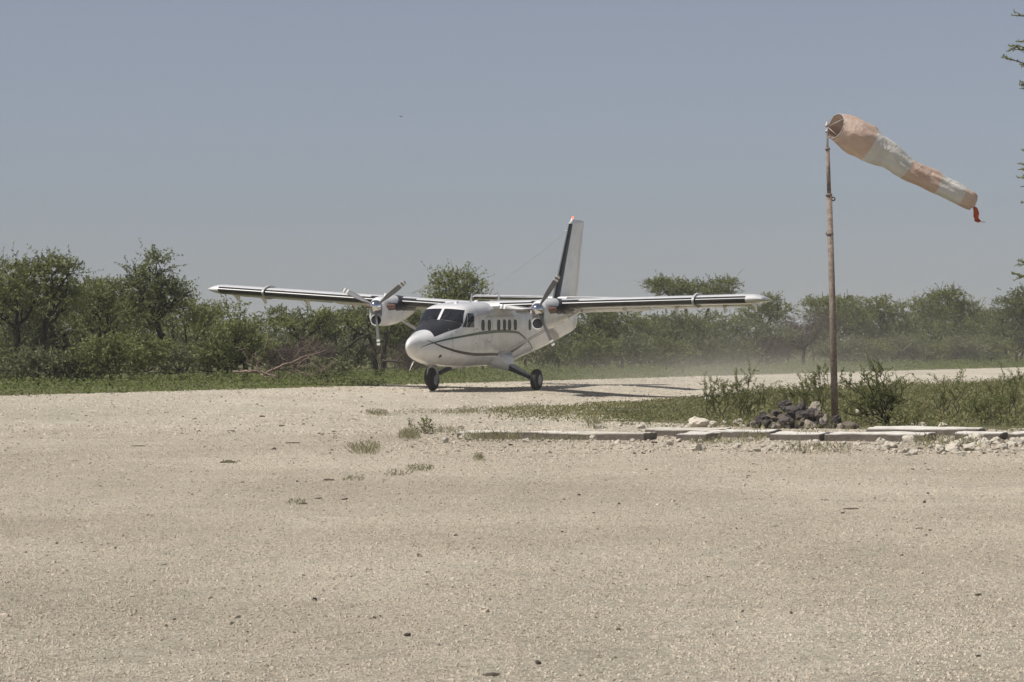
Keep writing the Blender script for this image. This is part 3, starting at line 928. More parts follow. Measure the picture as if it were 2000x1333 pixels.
# tailplane
for sgn in (1, -1):
    secs = []
    for y in np.linspace(0.0, 3.05, 8):
        a = airfoil(26, 0.125, -0.005)
        ch = 1.50
        secs.append(np.stack([-6.62 - a[:, 0] * ch, np.full(len(a), y * sgn), 3.045 + a[:, 1] * ch], -1))
    ty = list(np.linspace(0.0, 3.05, 8))
    for f in (0.35, 0.7, 0.95, 1.0):
        a = airfoil(26, 0.125 * math.sqrt(max(0.03, 1 - f * f)), -0.005)
        ch = 1.50 - 0.3 * f ** 2
        ty.append(3.05 + .1 * f)
        secs.append(np.stack([-6.62 - 0.2 * f ** 2 - a[:, 0] * ch, np.full(len(a), (3.05 + 0.10 * f) * sgn), 3.045 + a[:, 1] * ch], -1))
    V, Q = loft(secs)
    if sgn < 0: Q = Q[:, ::-1]
    ty = np.array(ty)
    surface_parts(V, Q, 26, 1.0, (ty[1:] + ty[:-1]) / 2, lambda f, top, y: (f < np.where(top, .03, .10)) & (y > .3) & (y < 3.06), 'tailplane', M['white'], plane)
# antennas
def blade_antenna(x, y, z, h, ch, lean, mat=M['white']):
    bm = bmesh.new()
    lo = [(x + ch / 2, y, z), (x, y + 0.025, z), (x - ch / 2, y, z), (x, y - 0.025, z)]
    up = [(x + ch / 3 - lean, y, z + h), (x - lean, y + 0.015, z + h), (x - ch / 3 - lean, y, z + h), (x - lean, y - 0.015, z + h)]
    a_ = [bm.verts.new(p) for p in lo]; b_ = [bm.verts.new(p) for p in up]
    for q in range(4): bm.faces.new([a_[q], a_[(q + 1) % 4], b_[(q + 1) % 4], b_[q]])
    bm.faces.new(b_); bm.faces.new(a_[::-1])
    return bm_obj('blade_antenna', bm, mat, plane)
blade_antenna(1.55, 0.12, 2.79, 0.30, 0.20, 0.10)
blade_antenna(-0.85, 0.15, 2.80, 0.30, 0.20, 0.04)
blade_antenna(2.35, 0.0, 2.74, 0.10, 0.06, 0.0, M['grey'])
V, Q = lathe([(0, 0.09), (0.04, 0.085), (0.075, 0.05), (0.085, 0.001)], 18)
for x_ in (1.0, 2.75):
    add_obj('antenna_dome', np_mesh('antenna_dome', V[:, [2, 1, 0]] * (0.7 if x_ > 2 else 1) + np.array([x_, 0.1, 2.80 if x_ < 2 else 2.745]), Q, [M['white']], None, True), plane)
tube_obj('antenna_wire', [(-7.74, 0, 5.42), (-4.2, 0.05, 4.35), (-0.6, 0.1, 3.36), (1.1, 0.12, 2.84)], 0.005, M['grey'], plane, 4)
tube_obj('antenna_wire', [(-7.74, 0, 5.42), (-6.9, -0.05, 4.1), (-6.2, -0.1, 2.72)], 0.004, M['grey'], plane, 4)
tube_obj('wire_post', [(-7.62, 0, 5.44), (-7.9, 0, 5.44)], 0.02, M['white'], plane, 6)
tube_obj('pitot_probe', [(5.25, -0.25, 0.93), (5.33, -0.36, 0.63)], [0.02, 0.014], M['white'], plane, 8)
blade_antenna(2.95, 0.45, 0.76, -0.26, 0.10, 0.22, M['grey'])
for x0, y0, zt_, tip in ((4.02, 0.20, 2.20, (3.66, 0.30, 2.50)), (4.02, -0.42, 2.16, (3.80, -0.08, 2.36))):
    tube_obj('wiper', [(x0, y0, zt_ + 0.03), ((x0 + tip[0]) / 2 + 0.04, (y0 + tip[1]) / 2, (zt_ + tip[2]) / 2 + 0.04), (tip[0] + 0.05, tip[1], tip[2] + 0.02)], 0.012, M['antiglare'], plane, 6)
# hoisting steps and small fittings on the flank
for (x_, z_) in ((4.35, 1.87), (3.0, 1.93)):
    bm = bmesh.new(); bmesh.ops.create_cube(bm, size=1, matrix=Matrix.Translation((x_, 0.845 if x_ < 4 else 0.75, z_)) @ Matrix.Diagonal((0.14, 0.05, 0.03, 1)))
    bm_obj('door_handle', bm, M['grey'], plane)

# landing gear
def hull(name, pts, mat, parent, bev=0.03):
    bm = bmesh.new()
    for p in pts: bm.verts.new(p)
    r = bmesh.ops.convex_hull(bm, input=bm.verts)
    bmesh.ops.dissolve_limit(bm, angle_limit=0.02, verts=bm.verts, edges=bm.edges)
    bmesh.ops.bevel(bm, geom=bm.edges[:], offset=bev, segments=2, affect='EDGES')
    return bm_obj(name, bm, mat, parent, True)
def wheel(parent, x, y, r, w, rim_side):
    V, Q = lathe([(-w * .5, r * .50), (-w * .5, r * .66), (-w * .46, r * .82), (-w * .36, r * .93), (-w * .2, r * .985), (-w * .05, r), (-w * .045, r * .975), (w * .045, r * .975), (w * .05, r), (w * .2, r * .985), (w * .36, r * .93), (w * .46, r * .82), (w * .5, r * .66), (w * .5, r * .50)], 40)
    V = V[:, [1, 0, 2]] + np.array([x, y, r])
    wh = bpy.data.objects.new('wheel', None); COL.objects.link(wh); wh.parent = parent
    add_obj('tyre', np_mesh('tyre', V, Q, [M['rubber']], None, True), wh)
    V, Q = lathe([(-w * .42, 0.001), (-w * .42, r * .30), (-w * .36, r * .44), (-w * .49, r * .52), (w * .49, r * .52), (w * .36, r * .44), (w * .42, r * .30), (w * .42, r * .16), (w * .52, r * .14), (w * .52, 0.001)], 28)
    V = V[:, [1, 0, 2]] + np.array([x, y, r])
    add_obj('rim', np_mesh('rim', V, Q, [M['grey']], None, False), wh)
for sgn in (1, -1):
    g = bpy.data.objects.new('main_gear', None); COL.objects.link(g); g.parent = plane
    s = sgn
    hull('gear_fairing', [(1.20, .60 * s, .84), (.95, .84 * s, 1.06), (.80, .86 * s, 1.26), (-.35, .86 * s, 1.24), (-.85, .7 * s, 1.0), (.36, 1.00 * s, .62), (.34, 1.02 * s, .86), (-.12, 1.02 * s, .90), (-.14, 1.00 * s, .68), (-.6, .5 * s, .84), (.3, .45 * s, .70), (1.0, .5 * s, .75)], M['white'], g, 0.03)
    def legsec(c, wx, wz): return [(c[0] + a_ * wx, c[1], c[2] + b_ * wz) for a_, b_ in ((1, 1), (1, -1), (-1, -1), (-1, 1))]
    V, Q = loft([legsec((.15, .92 * s, .74), .17, .085), legsec((.10, 1.30 * s, .57), .12, .065), legsec((.02, 1.69 * s, .395), .075, .05)])
    hb = add_obj('leg', np_mesh('leg', V, [Q, np.arange(4)[None, ::-1], np.arange(8, 12)[None]], [M['antiglare']], None, False), g)
    V, Q = loft([legsec((.08, .95 * s, .845), .24, .02), legsec((.06, 1.30 * s, .652), .17, .014), legsec((.0, 1.64 * s, .475), .10, .012)])
    add_obj('leg_fairing', np_mesh('leg_fairing', V, [Q, np.arange(4)[None, ::-1], np.arange(8, 12)[None]], [M['grey']], None, False), g)
    tube_obj('axle', [(.02, 1.60 * s, .39), (0, 1.80 * s, .345)], 0.055, M['grey'], g)
    wheel(g, 0.0, 1.86 * s, 0.345, 0.255, s)
ng = bpy.data.objects.new('nose_gear', None); COL.objects.link(ng); ng.parent = plane
wheel(ng, 4.28, 0.0, 0.345, 0.22, 1)
tube_obj('strut', [(4.42, 0, 0.95), (4.36, 0, 0.74)], 0.06, M['grey'], ng, 12)
tube_obj('fork', [(4.28, .165, .345), (4.32, .165, .55), (4.35, .145, .68), (4.36, .08, .755), (4.36, 0, .775), (4.36, -.08, .755), (4.35, -.145, .68), (4.32, -.165, .55), (4.28, -.165, .345)], [.03, .03, .035, .04, .045, .04, .035, .03, .03], M['grey'], ng, 10)
tube_obj('scissor_link', [(4.28, 0.05, 0.92), (4.12, 0.05, 0.83), (4.22, 0.05, 0.74)], 0.025, M['grey'], ng, 8)

# ------------------------------------------------------------------ windsock
PD = 60.5
def P3(px, py, d): return np.array([(px - 1000) / F * d, d, CZ + (HZ - py) * d / F])
pb = at_d(1631.5, PD)
ws = empty('windsock_mast', tuple(pb), 'rusty steel windsock pole standing behind the dark rock heap', 'mast')
def loc(p): return np.array(p) - pb
tube_obj('lower_tube', [loc(pb + np.array([0, 0, -0.15])), loc(P3(1626, 600, PD)), loc(P3(1619.5, 380, PD))], [0.074, 0.069, 0.060], M['pole'], ws, 16)
tube_obj('upper_tube', [loc(P3(1619.5, 381, PD)), loc(P3(1616.5, 291, PD))], [0.044, 0.041], M['pole'], ws, 14)
tube_obj('top_rod', [loc(P3(1616.5, 294, PD)), loc(P3(1615.3, 238, PD))], [0.024, 0.022], M['poletop'], ws, 10)
for y_, r_ in ((381, 0.070), (457, 0.074), (291, 0.053)):
    a_ = 1615 + (y_ - 240) * 0.0283
    tube_obj('collar', [loc(P3(a_, y_ + 2.5, PD)), loc(P3(a_, y_ - 2.5, PD))], r_, M['pole'], ws, 14)
V, Q = lathe([(-.012, .05), (.012, .05), (.012, .022), (-.012, .022), (-.012, .05)], 16)
add_obj('ring', np_mesh('ring', V[:, [1, 0, 2]] + loc(P3(1627.5, 389, PD)), Q, [M['pole']], None, True), ws)
for y_ in (455, 458):
    tube_obj('bolt', [loc(P3(1613, y_, PD)), loc(P3(1627, y_, PD - 0.02))], 0.025, M['pole'], ws, 8)
# the swivelling hoop with its spokes
hc = P3(1632, 247, PD)
hn = np.array([0.80, 0.52, -0.30]); hn /= np.linalg.norm(hn)
u1 = np.cross(hn, [0, 0, 1]); u1 /= np.linalg.norm(u1); u2 = np.cross(u1, hn)
RH = 0.275
ang = np.linspace(0, 2 * np.pi, 33)
hoop = [loc(hc + RH * (math.cos(t) * u1 + math.sin(t) * u2)) for t in ang]
tube_obj('hoop', hoop, 0.012, M['poletop'], ws, 6)
for t in (0.6, 2.2, 3.9, 5.3):
    tube_obj('spoke', [loc(P3(1616, 248, PD)), loc(hc + RH * (math.cos(t) * u1 + math.sin(t) * u2))], 0.009, M['poletop'], ws, 6)
for (x_, y_) in ((1611.5, 246), (1612, 257)):
    tube_obj('clamp', [loc(P3(x_, y_, PD)), loc(P3(x_ + 6, y_, PD))], 0.03, M['poletop'], ws, 8)
sock = empty('windsock', tuple(hc), 'faded salmon and white striped windsock streaming from the pole', 'windsock')
cl = [(1632, 247, 26), (1645, 252, 31), (1662, 261, 37), (1680, 273, 40.5), (1696, 284, 39), (1715, 294, 36), (1738, 305, 31), (1760, 321, 26.5), (1776, 333, 24), (1800, 344, 24.5), (1822, 355, 24.5), (1843, 365, 23.5), (1862, 374, 22.5), (1880, 383, 21.5), (1893, 390, 21), (1901, 394, 19.5)]
cl = np.array(cl, float)
tpar = np.linspace(0, 1, len(cl))
tf = np.linspace(0, 1, 110)
cx_, cy_, cr_ = [pchip(tf, tpar, cl[:, q]) for q in range(3)]
dep = PD + 0.55 * tf                                     # streams slightly away
ctr = np.stack([(cx_ - 1000) / F * dep, dep, CZ + (HZ - cy_) * dep / F], -1)
rad = cr_ * dep / F * np.interp(tf, [0, .12, .25, 1], [1, .93, .87, .87])
T = np.gradient(ctr, axis=0); T /= np.linalg.norm(T, axis=1)[:, None]
blend = np.clip(1 - tf / 0.12, 0, 1)[:, None]
T = T * (1 - blend) + hn * blend; T /= np.linalg.norm(T, axis=1)[:, None]
A1 = np.cross(T, [0, 0, 1]); A1 /= np.linalg.norm(A1, axis=1)[:, None]
A2 = np.cross(A1, T)
na = 72
aa = np.linspace(0, 2 * np.pi, na, endpoint=False)
rr = rad[:, None] * (1 + 0.035 * np.sin(3 * aa[None] + 14 * tf[:, None]) * np.clip(tf * 6, 0, 1)[:, None]
     + 0.02 * np.sin(7 * aa[None] - 31 * tf[:, None]) * np.clip(tf * 6, 0, 1)[:, None]
     + 0.03 * np.maximum(0, np.sin(aa[None])) * np.sin(46 * tf[:, None] + 2 * aa[None]) * np.clip(tf * 5, 0, 1)[:, None])
flat = 1 - 0.18 * tf[:, None]                             # the cloth sags flat towards its end
Vs = ctr[:, None] + rr[..., None] * (np.cos(aa)[None, :, None] * A1[:, None] * flat[..., None] + np.sin(aa)[None, :, None] * A2[:, None])
Vs = Vs.reshape(-1, 3) - hc
along = np.repeat(tf, na) * 3.2
nvec = (Vs + hc - np.repeat(ctr, na, 0)); nvec /= np.linalg.norm(nvec, axis=1)[:, None]
ca, sa = np.tile(np.cos(aa), len(tf)), np.tile(np.sin(aa), len(tf))
fold = vnoise(np.stack([along * 1.4, ca * 2.2, sa * 2.2], -1), 71) + .6 * vnoise(np.stack([along * 3.6 + 1.5 * sa, ca * 4.0, sa * 4.0], -1), 72)
crease = -np.abs(vnoise(np.stack([along * 2.1 + sa, ca * 3.0, sa * 2.0], -1), 73))
Vs = Vs + nvec * ((.020 * fold + .030 * crease) * np.clip(np.repeat(tf, na) * 9, 0, 1))[:, None]
i = np.arange(len(tf) - 1)[:, None] * na; j = np.arange(na)[None]; k = (j + 1) % na
Qs = np.stack([i + j, i + k, i + na + k, i + na + j], -1).reshape(-1, 4)
tq = np.repeat(tf[:-1] + 0.5 * (tf[1] - tf[0]), na)
xq = np.interp(tq, tf, cx_)
bounds = [0, 1697, 1771, 1831, 1880, 2100]
for q in range(5):
    s = (xq >= bounds[q]) & (xq < bounds[q + 1])
    add_obj('cloth_band', submesh('cloth_band', Vs, Qs[s], M['sock_orange'] if q % 2 == 0 else M['sock_white']), sock)
# the torn red strip hanging from the end
rp = [(1897, 399), (1904, 405), (1907, 415), (1906, 424), (1910, 431), (1907, 434)]
rw = [2.5, 4.5, 5.5, 5, 6.5, 4]
Vr = []
for (a_, b_), w_ in zip(rp, rw):
    for s in (-1, 1): Vr.append(P3(a_ + s * w_, b_ + s * 1.5, PD + 0.55 + 0.05 * s * math.sin(b_)) - hc)
Qr = np.array([[2 * q, 2 * q + 1, 2 * q + 3, 2 * q + 2] for q in range(5)])
rib = add_obj('ribbon', np_mesh('ribbon', Vr, Qr, [M['sock_red']], None, True), sock)
sm = rib.modifiers.new('thick', 'SOLIDIFY'); sm.thickness = 0.008
tube_obj('thread', [P3(1911, 432, PD + .55) - hc, P3(1917, 434, PD + .55) - hc, P3(1925, 434, PD + .55) - hc], 0.006, M['sock_red'], sock, 4)

# ------------------------------------------------------------------ vegetation
def leaf_cloud(pos, dirs, length, width, rng):
    """diamond leaves at pos along dirs"""
    n = len(pos)
    d = dirs / (np.linalg.norm(dirs, axis=1)[:, None] + 1e-9)
    r = rng.normal(size=(n, 3))
    s = np.cross(d, r); s /= np.linalg.norm(s, axis=1)[:, None] + 1e-9
    L_ = (length * rng.uniform(0.6, 1.4, n))[:, None]; W = (width * rng.uniform(0.6, 1.4, n))[:, None]
    V = np.stack([pos, pos + d * L_ * .5 + s * W * .5, pos + d * L_, pos + d * L_ * .5 - s * W * .5], 1).reshape(-1, 3)
    Q = np.arange(4 * n).reshape(-1, 4)
    return V, Q

def crown_mesh(name, lobes, n_twigs, leaf_m, rng, twig=0.35, leaves=14, ll=0.096, lw=0.053, gap=0.0, droop=0.0, twigmat=None, spiky=0.0, up=0.40, pads=0.62):
    vol = np.array([l[3] * l[4] * l[5] for l in lobes]) ** 0.75
    which = rng.choice(len(lobes), n_twigs, p=vol / vol.sum())
    Lb = np.array(lobes)[which]
    u = rng.normal(size=(n_twigs, 3)); u /= np.linalg.norm(u, axis=1)[:, None]
    u[:, 2] = np.where(u[:, 2] < 0, u[:, 2] * 0.75, u[:, 2])
    rad_ = rng.uniform(0.15, 1, n_twigs) ** 0.55
    lump = 1 + 0.16 * vnoise(u * 2.4 + Lb[:, :3], 5)
    P = Lb[:, :3] + u * (rad_ * lump)[:, None] * Lb[:, 3:6]
    # most sprays sit in flat pads, the tiers of an acacia crown
    npad = max(4, n_twigs // 22)
    wp = rng.choice(len(lobes), npad, p=vol / vol.sum()); Lp = np.array(lobes)[wp]
    up_ = rng.normal(size=(npad, 3)); up_ /= np.linalg.norm(up_, axis=1)[:, None]
    up_[:, 2] = np.where(up_[:, 2] < -0.3, -up_[:, 2], up_[:, 2])
    Cp = Lp[:, :3] + up_ * (rng.uniform(.45, 1, npad) ** .6)[:, None] * Lp[:, 3:6]
    sp = np.clip(.34 * Lp[:, 3:6].mean(1), .16, .5)
    inpad = rng.random(n_twigs) < pads
    k_ = rng.integers(0, npad, n_twigs)
    Pp = Cp[k_] + rng.normal(size=(n_twigs, 3)) * sp[k_][:, None] * np.array([1, 1, .30])
    P = np.where(inpad[:, None], Pp, P)
    P = P + u * .05
    up_ = up_[k_]; up_ = up_ * np.array([1, 1, .35])
    u = np.where(inpad[:, None], up_ * .6 + (Pp - Cp[k_]) / sp[k_][:, None] * np.array([.5, .5, .1]), u)
    nz = vnoise(P * 1.55, 11)
    keep = nz > -0.62 + gap
    P, u, rad_ = P[keep], u[keep], rad_[keep]
    n = len(P)
    D = u * 0.75 + rng.normal(size=(n, 3)) * 0.5 + np.array([0, 0, up - droop])
    D /= np.linalg.norm(D, axis=1)[:, None]
    Lt = twig * rng.uniform(0.6, 1.35, n)
    if spiky: Lt *= np.where(rng.random(n) < spiky, 1.9, 1)
    t = np.linspace(0.08, 1, leaves)
    bend = rng.normal(size=(n, 3)) * 0.22 + np.array([0, 0, -0.12])
    C = P[:, None] + D[:, None] * (Lt[:, None] * t)[..., None] + bend[:, None] * (Lt[:, None] * t ** 2)[..., None]
    C = C.reshape(-1, 3)
    dd = np.repeat(D, leaves, 0) * 0.55 + rng.normal(size=(n * leaves, 3)) * 0.65
    V, Q = leaf_cloud(C, dd, ll, lw, rng)
    Vs_, Qs_, Ms = [V], [Q], [np.zeros(len(Q), int)]
    # twig wood as thin crossed strips
    s = rng.normal(size=(n, 3)); s -= (s * D).sum(1)[:, None] * D; s /= np.linalg.norm(s, axis=1)[:, None]
    w = 0.008
    e = P + D * Lt[:, None] + bend * Lt[:, None]
    Vt = np.stack([P - s * w, P + s * w, e + s * w * .4, e - s * w * .4], 1).reshape(-1, 3)
    Qt = np.arange(4 * n).reshape(-1, 4) + len(V)
    Vs_.append(Vt); Qs_.append(Qt); Ms.append(np.ones(n, int))
    return np_mesh(name, np.concatenate(Vs_), np.concatenate(Qs_), [leaf_m, twigmat or M['bark']], np.concatenate(Ms), False)

def branch_path(p0, p1, rng, n=6, wob=0.10, sag=0.0):
    p0 = np.array(p0, float); p1 = np.array(p1, float)
    t = np.linspace(0, 1, n)[:, None]
    L_ = np.linalg.norm(p1 - p0)
    off = np.clip(rng.normal(size=(n, 3)), -1.4, 1.4) * wob * L_ * np.sin(np.pi * t)
    return p0 + (p1 - p0) * t + off + np.array([0, 0, 1]) * sag * L_ * np.sin(np.pi * t)

def trunk_mesh(name, stems, lobes, rng, r0=0.11, nsub=5, mat=None):
    """stems: list of (base xyz, fork xyz); limbs fan from the forks into the lobes"""
    A_ = Acc()
    forks = []
    for b0, f0 in stems:
        p = branch_path(b0, f0, rng, 6, 0.05)
        A_.tube(p, np.linspace(r0, r0 * 0.72, 6), 8)
        forks.append(np.array(f0, float))
    for l in lobes:
        c = np.array(l[:3]); rr_ = np.array(l[3:6])
        f = min(forks, key=lambda q: np.linalg.norm(q - c))
        tgt = c - np.array([0, 0, rr_[2] * 0.35])
        p = branch_path(f, tgt, rng, 6, 0.07, -0.04)
        A_.tube(p, np.linspace(r0 * 0.62, r0 * 0.28, 6), 6)
        for q in range(nsub):
            s0 = p[rng.integers(2, 6)]
            u = rng.normal(size=3); u[2] = abs(u[2]) * 0.8; u /= np.linalg.norm(u)
            e = c + u * rr_ * 0.58
            pp = branch_path(s0, e, rng, 5, 0.09)
            A_.tube(pp, np.linspace(r0 * 0.28, r0 * 0.07, 5), 5)
            for w_ in range(2):
                s1 = pp[rng.integers(1, 4)]
                e1 = s1 + (e - s0) * 0.35 + rng.normal(size=3) * 0.18 * rr_.mean()
                A_.tube(branch_path(s1, e1, rng, 4, 0.1), np.linspace(r0 * 0.13, r0 * 0.04, 4), 4)
    return A_.mesh(name, [mat or M['bark']], True)

def tree(name, cat, label, d, lobes_px, stems_px=None, mat='leaf_acacia', dens=1.0, r0=0.11, seed=0, group=None, thick=0.8, nsub=5, **kw):
    """lobes_px: (cx, cy, half width, half height[, depth offset]) in photo pixels at depth d"""
    rng = np.random.default_rng(seed * 7919 + 13)
    s = d / F
    bx = stems_px[0][0] if stems_px else float(np.mean([l[0] for l in lobes_px]))
    base = at_d(bx, d)
    lobes = []
    for l in lobes_px:
        p = P3(l[0], l[1], d) - base
        off = l[4] if len(l) > 4 else rng.uniform(-0.25, 0.25) * l[2] * s
        lobes.append((p[0], off, p[2], l[2] * s, max(l[2] * s * thick, 0.35), l[3] * s))
    if stems_px is None: stems_px = [(bx, bx + rng.uniform(-12, 12), max(l[1] for l in lobes_px) + 12)]
    stems = []
    for st_ in stems_px:
        b0 = np.array([(st_[0] - bx) * s, rng.uniform(-0.1, 0.1), -0.1])
        f = P3(st_[1], st_[2], d) - base
        stems.append((b0, (f[0], rng.uniform(-0.15, 0.15), max(f[2], 0.25))))
    root = empty(name, tuple(base), label, cat, group)
    area = sum(math.pi * l[3] * l[5] + 1.1 * l[3] * l[4] for l in lobes)
    n = int(min(2400, max(120, area * 82 * dens)))
    add_obj('crown', crown_mesh('crown', lobes, n, M[mat], rng, **kw), root)
    add_obj('trunk', trunk_mesh('trunk', stems, lobes, rng, r0, nsub), root)
    return root

E_ = edge_d
GT = 'trees of the thicket beyond the airstrip'
GB = 'bushes at the foot of the thicket'
# --- left part of the thicket
tree('acacia_tree', 'tree', 'spreading acacia at far left with dark forked trunks', E_(60) + 27,
     [(20, 545, 55, 28), (100, 530, 50, 22), (130, 535, 28, 22), (60, 590, 70, 38), (0, 600, 50, 40), (115, 600, 45, 30)],
     [(38, 32, 640), (70, 90, 640)], seed=1, dens=0.95, r0=0.13, spiky=0.2, gap=0.1)
tree('dense_tree', 'tree', 'round dense tree between the far left acacia and the tall leaning tree', E_(200) + 30,
     [(195, 590, 58, 42), (165, 620, 45, 40), (230, 630, 45, 50)], [(200, 195, 650)], mat='leaf_acacia', seed=2)
tree('leaning_tree', 'tree', 'tall dark tree with a leaning trunk and drooping crown on the left', E_(300) + 25,
     [(305, 525, 28, 27), (285, 560, 38, 35), (320, 585, 40, 34), (350, 582, 16, 14), (290, 620, 48, 40)],
     [(365, 305, 625)], mat='leaf_dark', seed=3, dens=1.25, r0=0.15, spiky=0.25, droop=0.2)
tree('vase_tree', 'tree', 'low vase-shaped tree of many thin stems beside the leaning trunk', E_(370) + 30,
     [(365, 612, 40, 18), (405, 622, 38, 20), (340, 630, 30, 22)], [(352, 335, 650), (356, 362, 650), (362, 388, 655)], mat='leaf_acacia', seed=4, dens=1.05, r0=0.06)
tree('acacia_tree', 'tree', 'pale feathery acacia just left of the wing tip shadow edge', E_(440) + 30,
     [(430, 625, 45, 26), (468, 618, 22, 18), (410, 650, 45, 32), (480, 650, 32, 30)], [(440, 440, 680)], mat='leaf_olive', seed=5, dens=0.8, gap=0.12)
bpy.data.objects['acacia_tree.001']['label'] = 'pale feathery acacia below the outer end of the left-hand wing'
tree('round_tree', 'tree', 'rounded green tree behind the fallen trunk with short dark stem', E_(470) + 17,
     [(455, 660, 45, 32), (485, 690, 45, 28), (430, 700, 40, 30), (465, 640, 28, 20)], [(478, 476, 705)], mat='leaf_olive', seed=6, dens=1.25)
tree('umbrella_tree', 'tree', 'flat umbrella acacia above the dry brush and fallen trunk', E_(580) + 38,
     [(550, 622, 38, 14), (600, 620, 40, 17), (575, 640, 55, 22), (635, 628, 28, 16)], [(590, 585, 665)], mat='leaf_acacia', seed=7, gap=0.05)
tree('dense_tree', 'tree', 'dense dark tree behind the brush left of the nearer propeller blade', E_(660) + 40,
     [(655, 640, 42, 28), (700, 640, 40, 30), (620, 665, 45, 28)], [(660, 660, 690)], mat='leaf_dark', seed=8)
bpy.data.objects['dense_tree.001']['label'] = 'dense dark tree under the middle of the left-hand wing'
tree('bent_tree', 'tree', 'dark bare-trunked tree with one limb arching to the ground', E_(735) + 24,
     [(720, 615, 45, 18), (770, 625, 42, 22), (690, 635, 35, 20), (800, 640, 35, 25)],
     [(737, 722, 660), (745, 752, 650)], mat='leaf_acacia', seed=9, dens=0.85, r0=0.11)
tree('dense_tree', 'tree', 'dense tree partly hidden by the nose of the airplane', E_(800) + 36,
     [(800, 650, 50, 40), (770, 670, 45, 30), (840, 660, 40, 40)], [(800, 800, 690)], mat='leaf_dark', seed=10)
tree('cone_tree', 'tree', 'pale olive tree rising right above the cockpit roof', E_(890) + 30,
     [(890, 555, 36, 24), (870, 575, 34, 22), (915, 580, 34, 22), (892, 610, 60, 30)], [(890, 890, 645)], mat='leaf_olive', seed=11, dens=1.3, spiky=0.25, twig=0.36)
# --- behind the aircraft and right of it
tree('dense_tree', 'tree', 'dense tree beneath the tail behind the airplane', E_(1130) + 30,
     [(1130, 650, 55, 34), (1090, 660, 50, 34), (1165, 640, 40, 28)], [(1135, 1135, 690)], mat='leaf_dark', seed=12)
tree('thorn_tree', 'tree', 'mid green tree directly below the flap of the right-hand wing', E_(1210) + 27,
     [(1215, 635, 45, 26), (1190, 660, 50, 32), (1245, 665, 40, 32)], [(1215, 1215, 690)], mat='leaf_acacia', seed=13)
tree('umbrella_tree', 'tree', 'flat-topped acacia whose canopy shows above the right-hand wing', E_(1340) + 58,
     [(1310, 566, 40, 14), (1290, 558, 24, 10), (1350, 572, 38, 12), (1405, 560, 34, 12), (1395, 574, 34, 9)],
     [(1346, 1340, 605), (1350, 1385, 600)], mat='leaf_acacia', seed=14, dens=1.25, gap=0.05, spiky=0.15, thick=1.0)
tree('dense_tree', 'tree', 'broad dark tree below the flat-topped acacia and wing', E_(1310) + 28,
     [(1320, 640, 50, 26), (1290, 660, 50, 34), (1345, 665, 50, 34)], [(1310, 1310, 690)], mat='leaf_dark', seed=15)
tree('thorn_tree', 'tree', 'olive tree below the wing fence of the right-hand wing', E_(1395) + 32,
     [(1390, 640, 42, 26), (1420, 660, 40, 30), (1370, 665, 40, 30)], [(1392, 1392, 690)], mat='leaf_acacia', seed=16)
tree('layered_tree', 'tree', 'sparse layered acacia just behind the right-hand wing tip', E_(1500) + 45,
     [(1500, 590, 24, 9), (1478, 612, 32, 9), (1522, 606, 30, 9), (1500, 628, 40, 12), (1465, 625, 18, 8)],
     [(1498, 1498, 640)], mat='leaf_acacia', seed=17, dens=1.2, thick=1.0, gap=0.05)
tree('dense_tree', 'tree', 'low grey green tree left of the reddish dry bush', E_(1480) + 28,
     [(1470, 660, 45, 30), (1510, 668, 40, 30)], [(1485, 1485, 690)], mat='leaf_grey', seed=18)
tree('dry_bush', 'bush', 'large reddish leafless bush left of the windsock pole', E_(1570) + 24,
     [(1565, 655, 40, 34), (1600, 640, 30, 30), (1545, 670, 34, 30)], [(1570, 1570, 680)], mat='leaf_dry', seed=19, dens=1.2, lw=0.016, ll=0.13)
tree('umbrella_tree', 'tree', 'flat-crowned acacia straight behind the windsock pole', E_(1620) + 36,
     [(1610, 602, 42, 16), (1650, 598, 34, 14), (1630, 630, 50, 30), (1660, 640, 36, 36)], [(1630, 1630, 660)], mat='leaf_acacia', seed=20, thick=1.0)
tree('dome_tree', 'tree', 'dome-shaped tree just right of the windsock pole', E_(1720) + 32,
     [(1718, 612, 36, 32), (1695, 640, 36, 40), (1745, 645, 34, 42)], [(1715, 1715, 680)], mat='leaf_acacia', seed=21, dens=1.1)
tree('spiky_tree', 'tree', 'tall spiky-topped acacia below the windsock tail', E_(1830) + 36,
     [(1850, 592, 36, 24), (1800, 605, 32, 22), (1885, 610, 26, 18), (1830, 640, 62, 40)], [(1825, 1830, 670)], mat='leaf_acacia', seed=22, dens=1.05, spiky=0.35, thick=1.0)
tree('dense_tree', 'tree', 'dense mid green tree between the spiky acacia and the frame edge', E_(1905) + 34,
     [(1905, 640, 40, 30), (1925, 660, 45, 36)], [(1910, 1910, 690)], mat='leaf_acacia', seed=23)
tree('dense_tree', 'tree', 'tall dark tree at the far right end of the thicket', E_(1985) + 22,
     [(1985, 605, 40, 36), (2020, 590, 45, 34), (1965, 650, 45, 46), (2010, 660, 50, 40)], [(1985, 1985, 690)], mat='leaf_dark', seed=24, dens=1.2)

